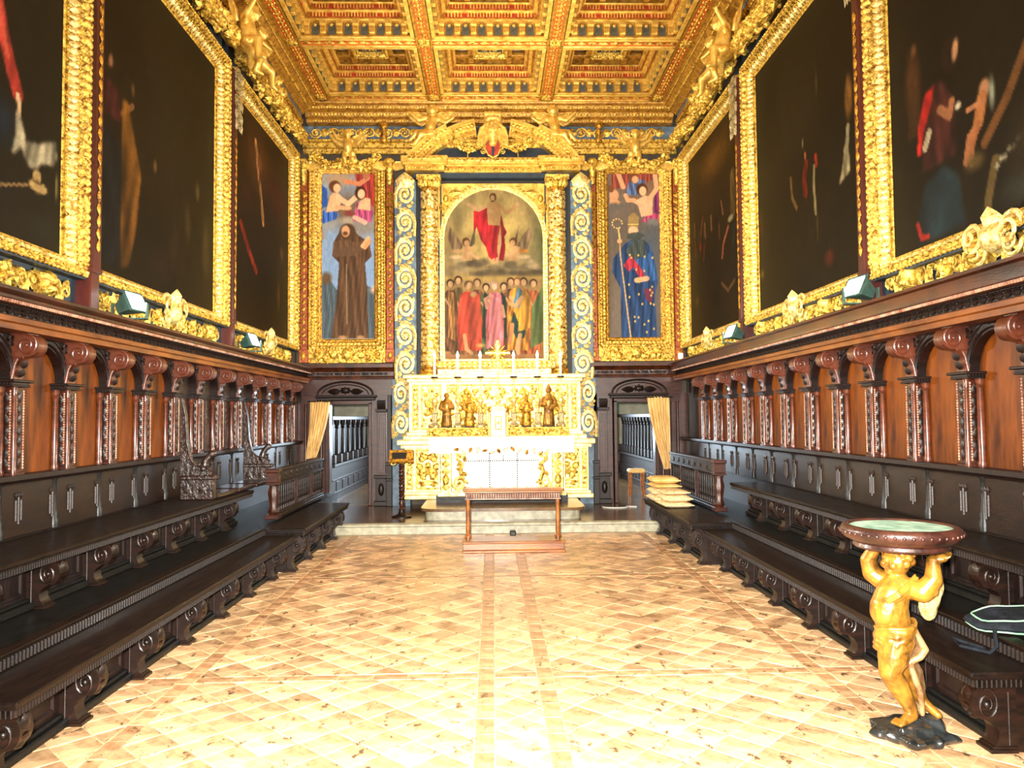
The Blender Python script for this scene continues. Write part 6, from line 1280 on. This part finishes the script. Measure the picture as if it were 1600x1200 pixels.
def candlestick(x, lab):
    z = 1.583; y = 13.20; t = empty('candlestick', (x, y, z), lab, 'candlestick', 'altar candlesticks')
    m = MB().box(x-.075, x+.075, y-.07, y+.07, z+.03, z+.05, .006); m.box(x-.06, x+.06, y-.055, y+.055, z+.05, z+.07, .006); m.box(x-.045, x+.045, y-.04, y+.04, z+.07, z+.24, .008); m.box(x-.052, x+.052, y-.047, y+.047, z+.235, z+.255, .005)
    for dx in (-.06, .06):
        for dy in (-.05, .05): m.ball((x+dx, y+dy, z+.016), .018, 8, 6)
    m.build('foot', 'silver_gilt', t)
    m = MB().lathe([(.03, .255), (.018, .28), (.03, .32), (.014, .35), (.028, .38), (.05, .44), (.048, .48), (.022, .52), (.03, .54), (.012, .56), (.016, .6), (.01, .64), (.01, .76), (.014, .79), (.024, .82), (.05, .84)], (x, y, z), 12); m.build('stem', 'gold_pale', t)
    m = MB().lathe([(.02, .835), (.062, .85), (.066, .87), (.055, .868), (.02, .86)], (x, y, z), 14); m.build('drip_pan', 'iron_dark', t)
    m = MB().lathe([(.022, .86), (.021, 1.19), (.008, 1.197)], (x, y, z), 10); m.build('candle', 'wax', t)
    m = MB().lathe([(.003, 1.195), (.018, 1.212), (.023, 1.232), (.013, 1.272), (.001, 1.31)], (x, y, z), 8); m.build('flame', 'flame', t)
    l = bpy.data.lights.new('candle_light', 'POINT'); l.energy = 7; l.color = (1, .72, .36); l.shadow_soft_size = .02; o = bpy.data.objects.new('candle_light', l); col.objects.link(o); o.location = (x, y-.05, z+1.24)
for x, lab in zip((-.995, -.598, -.211, .364, .774, 1.174), ('leftmost lit altar candlestick', 'second lit altar candlestick from the left', 'lit altar candlestick just left of the tabernacle', 'lit altar candlestick just right of the tabernacle', 'second lit altar candlestick from the right', 'rightmost lit altar candlestick')): candlestick(x, lab)
def statuette(x, h, lab, k):
    z = 1.582; y = 13.18; t = empty('saint_statuette', (x, y, z), lab, 'statue', 'gilded saints on the altar'); F = Fig(); s = h/.6; p = lambda a, b, c: (x+a*s, y+b*s, z+.02+c*s)
    F.chain([p(0, 0, .03), p(0, 0, .22), p(0, 0, .36), p(0, 0, .44)], [.085*s, .075*s, .085*s, .05*s]); F.cap(p(0, 0, .44), p(0, 0, .5), .03*s, .03*s); face(F, p(0, -.01, .525), .045*s, (0, -1, 0)); 
    if k % 2: F.cap(p(0, 0, .56), p(0, 0, .62), .042*s, .015*s)
    q = 1 if k < 2 else -1
    for d in (-1, 1): F.chain([p(d*.07, 0, .41), p(d*.11, -.03, .31), p(d*.04+q*.02, -.09, .29+.03*d*q)], [.035*s, .033*s, .022*s])
    for a in range(7): b = -1.4+.47*a; F.cap(p(.075*sin(b), -.075*cos(b), .02), p(.06*sin(b), -.06*cos(b), .28), .02*s, .012*s)
    if k == 1: F.ell(p(.1, -.06, .3), (.04*s, .02*s, .06*s))
    put('figure', F.mesh('figure', 'statue_dark' if k in (0, 3) else 'gold_deep', .011), t, -Vector(wloc(t)))
    MB().box(x-.09*s, x+.09*s, y-.08*s, y+.08*s, z, z+.022, .005).build('base', 'wood_grey', t)
for k, (x, h, lab) in enumerate(((-.79, .60, 'dark bronzed hooded saint statuette beside the leftmost candlestick'), (-.40, .58, 'golden saint statuette holding a book, left of the tabernacle'), (.575, .55, 'golden bare-headed saint statuette right of the tabernacle'), (.96, .68, 'dark bronzed mitred saint statuette beside the rightmost candlestick'))): statuette(x, h, lab, k)
def tabernacle():
    t = empty('tabernacle', (.09, 12.96, 1.43), 'small white tabernacle with a gilt door below the altar cross', 'tabernacle')
    MB().box(-.03, .215, 12.90, 13.04, 1.435, 1.86, .006).build('body', 'linen', t); m = MB().box(-.05, .235, 12.88, 13.04, 1.86, 1.89, .008); m.ext([(-.03, 1.89), (.215, 1.89), (.18, 1.93), (.005, 1.93)], 1, 12.91, 13.03); m.build('top', 'gold_pale', t)
    Q = back_plane(12.90); m = MB(); rings(m, Q, .045, .14, 1.55, 1.76, [(-.008, .001), (0, .01), (.01, .01), (.014, 0)]); m.tmpl(ROSE6, Q(.0925, 1.66), Q.U*.06, Q.V*.08, Q.W*.02); m.build('door', 'gold', t)
    for x in (-.055, .24): m = MB().box(x-.02, x+.02, 12.92, 13.02, 1.435, 1.86, .005); m.tmpl(LEAF, A3(x, 12.92, 1.88), A3(0, 0, .12), A3(.07, 0, 0), A3(0, -.03, 0)); m.build('side_scroll', 'gold_brown', t)
    c = empty('altar_cross', (.09, 12.97, 1.93), 'tall gilt cross with rays standing on the tabernacle', 'cross'); x, y = .09, 12.97
    m = MB().lathe([(.06, 0), (.06, .02), (.03, .05), (.05, .09), (.045, .12), (.014, .17), (.012, .45), (.03, .48), (.03, .5), (.01, .53)], (x, y, 1.93), 12); m.build('stem', 'gold_pale', c)
    m = MB().box(x-.018, x+.018, y-.014, y+.014, 2.44, 3.02, .006); m.box(x-.17, x+.17, y-.014, y+.014, 2.82, 2.856, .006)
    for a, b in ((x, 3.03), (x-.18, 2.838), (x+.18, 2.838)): m.ball((a, y, b), .03, 8, 6)
    m.build('cross', 'gold_pale', c); m = MB()
    for k in range(12): a = PI/12+k*PI/6; m.tmpl(LEAF, A3(x+.09*cos(a), y-.005, 2.838+.09*sin(a)), A3(cos(a), 0, sin(a))*.17, A3(-sin(a), 0, cos(a))*.03, A3(0, -.012, 0))
    m.build('rays', 'gold', c); F = Fig(); F.chain([(x, y-.03, 2.62), (x, y-.03, 2.72), (x, y-.03, 2.82)], [.014, .02, .024]); F.ell((x+.006, y-.035, 2.875), (.018, .018, .024)); F.cap((x, y-.03, 2.82), (x-.12, y-.025, 2.85), .014, .008); F.cap((x, y-.03, 2.82), (x+.12, y-.025, 2.85), .014, .008); F.cap((x, y-.03, 2.62), (x+.004, y-.03, 2.48), .014, .01); put('corpus', F.mesh('corpus', 'gold_pale', .006), c, -Vector(wloc(c)))
tabernacle()
def lectern():
    x, y, z = -1.47, 12.42, .163; t = empty('lectern', (x, y, z), 'dark lectern on a twisted column with a gilt book rest left of the altar', 'lectern')
    MB().lathe([(.16, 0), (.16, .02), (.1, .035), (.06, .06), (.045, .1), (.05, .13)], (x, y, z), 16).build('foot', 'wood_dark', t)
    m = MB(); n = 70
    for k in range(2):
        m.tube([(x+.022*cos(2*PI*4*i/n+k*PI), y+.022*sin(2*PI*4*i/n+k*PI), z+.28+.5*i/n) for i in range(n+1)], .026, 8)
    m.lathe([(.05, .13), (.03, .16), (.05, .22), (.03, .28)], (x, y, z), 12); m.lathe([(.03, .78), (.05, .82), (.03, .86), (.04, .88)], (x, y, z), 12); m.build('twisted_column', 'wood_red', t)
    m = MB(); P = Plane((x, y-.02, 1.14), (1, 0, 0), (0, .45, .89), (0, -.89, .45)); plate(m, P, -.19, .19, -.1, .1, -.03, 0, .006); rings(m, P, -.16, .16, -.06, .07, [(0, 0), (.0, .02), (.03, .02), (.035, -.02)]); plate(m, P, -.2, .2, -.12, -.1, -.03, .05, .006); b = m.build('book_rest', 'gold_deep', t)
    m = MB(); plate(m, P, -.15, .08, -.05, .06, 0, .012); m.build('dark_panel', 'black_plastic', b); m = MB()
    for q in (-1, 1): m.tmpl(SPIRT, A3(x+q*.13, y-.05, 1.03), A3(.12*q, 0, 0), A3(0, 0, .1), A3(0, -.05, 0))
    m.build('scroll', 'gold', b)
lectern()
def kneeler():
    t = empty('kneeler', (.26, 10.2, 0), 'brown wooden kneeler with an arcaded rail on two turned posts in front of the altar', 'kneeler'); x0, x1 = -.41, .93
    m = MB().box(x0, x1, 9.98, 10.42, 0, .035, .008); m.box(x0+.015, x1-.015, 10.0, 10.42, .035, .12, .006); m.box(x0, x1, 9.97, 10.43, .12, .15, .01); m.build('step', 'wood_mid', t)
    for x in (x0+.07, x1-.07): MB().lathe([(.045, .15), (.045, .18), (.025, .19), (.03, .22), (.03, .4), (.026, .6), (.032, .62), (.026, .64), (.032, .66)], (x, 10.34, 0), 12).build('post', 'wood_mid', t)
    m = MB().box(x0, x1, 10.22, 10.46, .77, .80, .012); m.box(x0+.02, x1-.02, 10.25, 10.43, .745, .77, .008); m.build('arm_rest', 'wood_mid', t); MB().box(x0+.035, x1-.035, 10.29, 10.40, .66, .745).build('rail', 'wood_dark', t)
    m = MB().strip(FLUTE, (x0+.04, 10.29, .705), (x1-.04, 10.29, .705), (0, -1, 0), .032, .06, .014, ls=.8); m.box(x0+.03, x1-.03, 10.275, 10.41, .655, .668, .003); m.build('arcade', 'bead_wood', t, kind='stuff')
kneeler()

# ------------------------------------------------------------------ floodlights on the cornice, cushions, cable, bag
def floodlight(s, y, label):
    z = ZR[s]+.03; x = s*3.3; t = empty('floodlight', (x, y, z), label, 'lamp', 'floodlights on the stall cornice'); M = Matrix.Translation((0, 0, .13))@Matrix.Rotation(s*1.68, 4, 'Z')@Matrix.Rotation(.42, 4, 'X')
    def P(m): 
        V = np.concatenate(m.v); R = np.array(M); m.v = [V@R[:3, :3].T+R[:3, 3]+np.array((x, y, z))]; return m
    m = MB(); V = [(-.13, .06, -.085), (.13, .06, -.085), (.13, .06, .085), (-.13, .06, .085), (-.05, -.11, -.04), (.05, -.11, -.04), (.05, -.11, .04), (-.05, -.11, .04)]; m.add(V, [(0, 1, 5, 4), (1, 2, 6, 5), (2, 3, 7, 6), (3, 0, 4, 7), (4, 5, 6, 7)]); m.box(-.14, .14, .055, .075, .085, .1); m.box(-.14, .14, .055, .075, -.1, -.085); m.box(-.145, -.13, .055, .075, -.1, .1); m.box(.13, .145, .055, .075, -.1, .1); P(m).build('housing', 'lamp_metal', t)
    m = MB().box(-.13, .13, .05, .062, -.085, .085); P(m).build('glass', 'lamp_glass', t)
    m = MB()
    for q in (-1, 1): m.box(x+q*.155-.006, x+q*.155+.006, y-.02, y+.02, z, z+.15)
    m.box(x-.16, x+.16, y-.03, y+.03, z, z+.012); m.build('yoke', 'lamp_metal', t)
    d = M.to_3x3()@Vector((0, 1, 0)); p = Vector((x, y, z))+M@Vector((0, .12, 0)); lamp('flood_beam', 'SPOT', p, p+d, FLOOD_W, (1, .95, .8), .06, spot=130, blend=.6)
FLOOD_W = 850
floodlight(-1, 7.05, 'floodlight on the left cornice below the middle painting'); floodlight(-1, 10.5, 'floodlight on the left cornice below the far painting')
floodlight(1, 6.75, 'floodlight on the right cornice below the middle painting'); floodlight(1, 10.35, 'floodlight on the right cornice below the far painting')
o = MB().box(3.18, 3.26, 13.0, 13.06, ZR[1]+.012, ZR[1]+.12, .01).build('white_sensor', 'linen', loc=(3.22, 13.03, ZR[1]+.012)); tag(o, 'small white box on the right cornice near the corner', 'sensor box')
def cushion(c, sx, sy, h, mt, lab, rz=0.):
    n = 12; V = []; F = []
    for sg in (1, -1):
        for j in range(n+1):
            for i in range(n+1):
                u, v = 2*i/n-1, 2*j/n-1; e = max(0, (1-abs(u)**4)*(1-abs(v)**4))**.5; k = 1-.07*(1-abs(u))*(abs(v) > .99)-.0; x, y = u*sx*(1-.05*(1-v*v)*(abs(u) > .9)), v*sy*(1-.05*(1-u*u)*(abs(v) > .9))
                V.append((c[0]+x*cos(rz)-y*sin(rz), c[1]+x*sin(rz)+y*cos(rz), c[2]+h/2+sg*h/2*(.12+.88*e)))
    w = n+1; N = w*w
    for j in range(n):
        for i in range(n): q = (j*w+i, j*w+i+1, (j+1)*w+i+1, (j+1)*w+i); F += [q, tuple(N+p for p in q[::-1])]
    for i in range(n):
        for a, b in ((i, i+1), (n*w+i+1, n*w+i), ((i+1)*w, i*w), (i*w+n, (i+1)*w+n)): F.append((a, N+a, N+b, b))
    m = MB(); m.add(V, F); o = m.build('cushion', mt, loc=tuple(c)); tag(o, lab, 'cushion', 'cushions stacked on the altar bench'); return o
zc = .50
for (x, y, sx, sy, h, mt, lab, r) in ((2.50, 10.62, .2, .28, .075, 'cushion', 'patterned seat cushion at the bottom of the near pile', .03), (2.51, 10.65, .2, .27, .09, 'cushion', 'thick patterned cushion in the middle of the near pile', -.04), (2.49, 10.72, .19, .26, .06, 'cushion', 'thin patterned cushion on top of the near pile', .06)):
    cushion((x, y, zc), sx, sy, h, mt, lab, r); zc += h
zc = .50
for (x, y, sx, sy, h, mt, lab, r) in ((2.50, 11.3, .2, .3, .1, 'cushion', 'patterned seat cushion at the bottom of the far pile', .02), (2.49, 11.28, .2, .29, .1, 'cushion', 'patterned seat cushion in the middle of the far pile', -.05), (2.50, 11.26, .19, .28, .07, 'cushion_plain', 'plain ochre cushion second from the top of the far pile', .05), (2.49, 11.25, .2, .27, .1, 'cushion_plain', 'plump plain ochre cushion on top of the far pile', -.03)):
    cushion((x, y, zc), sx, sy, h, mt, lab, r); zc += h
o = MB().tube([(1.85+.12*cos(a)+.06*a, 13.4+.12*sin(a), .172) for a in np.linspace(2.4, 7.5, 26)]+[(2.34, 13.45, .172), (2.5, 13.42, .172)], .009, 6).build('cable', 'white_cable', loc=(2.0, 13.4, .163)); tag(o, 'white cable curling on the dais right of the altar', 'cable')
o = MB().box(.24, .33, 11.4, 11.55, 0, .07, .012).build('floor_box', 'iron_dark', loc=(.28, 11.5, 0)); tag(o, 'small dark box on the floor behind the kneeler', 'box')
def bag():
    x, y, z = 2.93, 4.38, .523; t = empty('bag', (x, y, z), 'dark blue black bag with pale green piping on the right front bench', 'bag')
    m = MB(); n = 24; V = []; F = []
    for j, (k, h) in enumerate(((.7, .0), (.93, .012), (1.0, .03), (.95, .055), (.8, .075), (.55, .07), (.0, .055))):
        for i in range(n): a = 2*PI*i/n; r = 1/max(abs(cos(a))**2.6+abs(sin(a))**2.6, .2)**(1/2.6); V.append((x+.21*k*r*cos(a), y+.18*k*r*sin(a), z+h*(1.05+.3*cos(a))+.005*sin(5*a)*(j > 0)))
    for j in range(6): F += [(j*n+i, j*n+(i+1) % n, (j+1)*n+(i+1) % n, (j+1)*n+i) for i in range(n)]
    F += [tuple(range(n))[::-1]]; m.add(V, F); m.build('body', 'bag_cloth', t)
    for j, rr in ((1, .005), (4, .005)): P = [V[j*n+i % n] for i in range(n+1)]; MB().tube(P, rr, 6).build('piping', 'bag_piping', t)
    MB().tube([(x-.15, y-.12, z+.04), (x-.19, y-.2, z-.05), (x-.22, y-.18, .437), (x-.3, y-.05, .437), (x-.26, y+.1, .437), (x-.2, y-.1, .437)], .011, 6).build('strap', 'bag_cloth', t)
bag()

# ------------------------------------------------------------------ holy water stoup carried by a gilded putto
def stoup():
    t = empty('stoup', (2.235, 4.2, 0), 'water stoup on a gilded winged putto with raised arms standing on a black rock', 'stoup'); off = -Vector(wloc(t)); O = A3(2.235, 4.2, 0)
    c = lambda x, y, d=0.: A3(2.235+(x-305)*.00124, 4.2+d, 1.196-(y-68)*.001225)
    F = Fig()
    # trunk: chest, round belly, hips
    F.chain([c(285, 375), c(258, 420, -.01), c(238, 480, -.015), c(262, 560), c(270, 610)], [.07, .088, .098, .09, .085]); F.ell(c(215, 495, -.02), (.072, .085, .08)); F.ell(c(245, 425, -.055), (.045, .035, .04)); F.ell(c(232, 430, .03), (.045, .035, .04)); F.ell(c(300, 600, .04), (.075, .07, .07))
    # neck and head in profile, looking left and slightly up
    F.cap(c(285, 375), c(288, 325), .048, .042); face(F, c(284, 275), .083, (-1, -.28, .12)); 
    for k in range(14): a = k*2.4; F.ell(c(325+26*cos(a), 245+38*sin(a), .05*sin(a*1.7)), (.026, .03, .026), n=8, mm=6)
    # arms raised to the basin
    F.chain([c(250, 375, .07), c(212, 345, .10), c(196, 285, .10), c(214, 228, .07)], [.055, .05, .042, .033]); hand(F, c(214, 232, .07), A3(.35, -.2, .9), A3(0, 0, 1), .022, .3, .25, 1)
    F.chain([c(315, 385, -.05), c(352, 395, -.10), c(392, 340, -.12), c(402, 262, -.10)], [.058, .056, .046, .034]); F.ell(c(385, 385, -.11), (.04, .04, .04)); hand(F, c(406, 258, -.11), A3(.85, -.25, .35), A3(-.1, -.2, 1), .029, .3, .3, -1)
    # supporting leg and the leg set back
    F.chain([c(262, 605, -.035), c(236, 685, -.05), c(216, 748, -.055)], [.09, .08, .057]); F.chain([c(216, 748, -.055), c(256, 812, -.045), c(298, 885, -.035), c(318, 930, -.03)], [.056, .057, .04, .031]); F.cap(c(320, 945, -.025), c(262, 968, -.06), .034, .022)
    for k in range(5): F.cap(c(270-5*k, 962, -.075+.011*k), c(245-4*k, 972, -.085+.012*k), .0125, .0105)
    F.chain([c(290, 600, .05), c(330, 720, .07), c(372, 820, .08), c(405, 905, .06)], [.085, .065, .05, .032]); F.cap(c(408, 915, .05), c(440, 950, -.02), .03, .02)
    b = put('body', F.mesh('body', 'gold_statue', .005, 3), t, off)
    # sash, loincloth and the drapery falling behind the leg
    F = Fig(); P = [c(345, 345, -.06), c(295, 380, -.09), c(245, 415, -.105), c(205, 450, -.07), c(190, 470, .0)]
    P = [p+A3(-.002, -.012, .006) for p in P]; F.chain(P, [.009, .010, .010, .009, .008]); F.chain([p+A3(.009, .004, -.016) for p in P], [.007, .008, .008, .007, .007]); F.chain([p+A3(-.009, .006, .016) for p in P], [.007, .008, .008, .007, .007])
    for k in range(7):
        y = 552+15*k; rr = 80-1.2*k; th = np.linspace(-1.9, 1.9, 11); F.chain([c(266-2*k+rr*sin(a), y-14*sin(a)+5*sin(3*a+k), -.007-.107*cos(a)) for a in th], [.0105+.003*cos(a)+.003*sin(5*a+2*k) for a in th])
    b2 = put('loincloth', F.mesh('loincloth', 'gold_statue', .005, 1), t, off)
    F = Fig()
    for k in range(7):
        o = k*7; d = -.075+.022*k
        F.chain([c(318+o*.2, 548+o, d), c(345+o*.5, 605+o*.5, d), c(366+o*.55, 650+o*.25, d), c(345+o*.2, 682+o*.2, d), c(300+o*1.6, 706+o*.3, d+.01), c(318+o*1.9, 770+o*.2, d+.0), c(340+o*1.6, 840+o*.2, d+.0), c(350+o*1.4, 930-o*.4, d+.01)], [.012, .016, .02, .018, .017, .018, .018, .013])
    put('drapery', F.mesh('drapery', 'gold_drape', .0055, 1), t, off)
    F = Fig(); F.cap(c(345, 440, .06), c(415, 425, .05), .03, .035); F.ell(c(462, 405, .05), (.07, .022, .09), 0, .12, 0); F.ell(c(442, 485, .05), (.055, .018, .085), 0, -.1, 0); F.ell(c(455, 445, .05), (.058, .022, .09))
    for k in range(5): F.cap(c(425+12*k, 470, .03), c(428+7*k, 525-3*abs(k-2), .035), .012, .009); F.cap(c(430+15*k, 395+6*k, .025), c(422+15*k, 460, .028), .011, .008)
    put('wing', F.mesh('wing', 'gold_worn', .0055, 1), t, off)
    F = Fig(); F.ell(c(330, 430, .2), (.05, .1, .02), 0, 0, .4); F.ell(c(345, 470, .22), (.05, .06, .09)); put('wing', F.mesh('wing', 'gold_worn', .008, 1), t, off)
    # rock
    r = np.random.default_rng(5); F = Fig(); 
    for k in range(26):
        a = r.random()*2*PI; q = .17*math.sqrt(r.random()); h = .04+.075*r.random()*(1-q/.28); F.ell((2.255+q*1.0*cos(a), 4.18+q*.9*sin(a), h*.4), (.05+.04*r.random(), .05+.04*r.random(), h*.6), r.normal()*.35, r.normal()*.35, a, n=5, mm=4)
    F.ell((2.25, 4.2, .03), (.19, .17, .065), n=7, mm=5); F.ell((2.19, 4.16, .05), (.09, .08, .034), n=6, mm=4); F.ell((2.37, 4.2, .06), (.08, .09, .055), n=6, mm=4)
    me = F.mesh('rock', 'rock_black', .009, 0)
    for v in me.vertices: v.co.z = max(v.co.z, .0)
    put('rock', me, t, off)
    # basin
    prof = [(.12, 1.016), (.235, 1.018), (.245, 1.03), (.24, 1.045), (.25, 1.055), (.285, 1.07), (.305, 1.095), (.307, 1.115), (.295, 1.135), (.28, 1.142), (.262, 1.14), (.255, 1.13), (.24, 1.105), (.15, 1.085), (.0, 1.08)]
    bs = MB().lathe(prof[:12], (2.235, 4.2, 0), 40); o = bs.build('basin', 'basin_rim', t); MB().lathe([(.256, 1.131), (.245, 1.11), (.2, 1.092), (.1, 1.083), (.001, 1.08)], (2.235, 4.2, 0), 40).build('bowl_lining', 'bronze_green', o)
    m = MB()
    for k in range(44): a = 2*PI*k/44; w = A3(cos(a), sin(a), .15); m.tmpl(EGG, A3(2.235+.306*cos(a), 4.2+.306*sin(a), 1.105), A3(-sin(a), cos(a), 0)*.02, A3(0, 0, .022), w*.008)
    m.build('rim_beads', 'basin_rim', o, kind='stuff')
stoup()
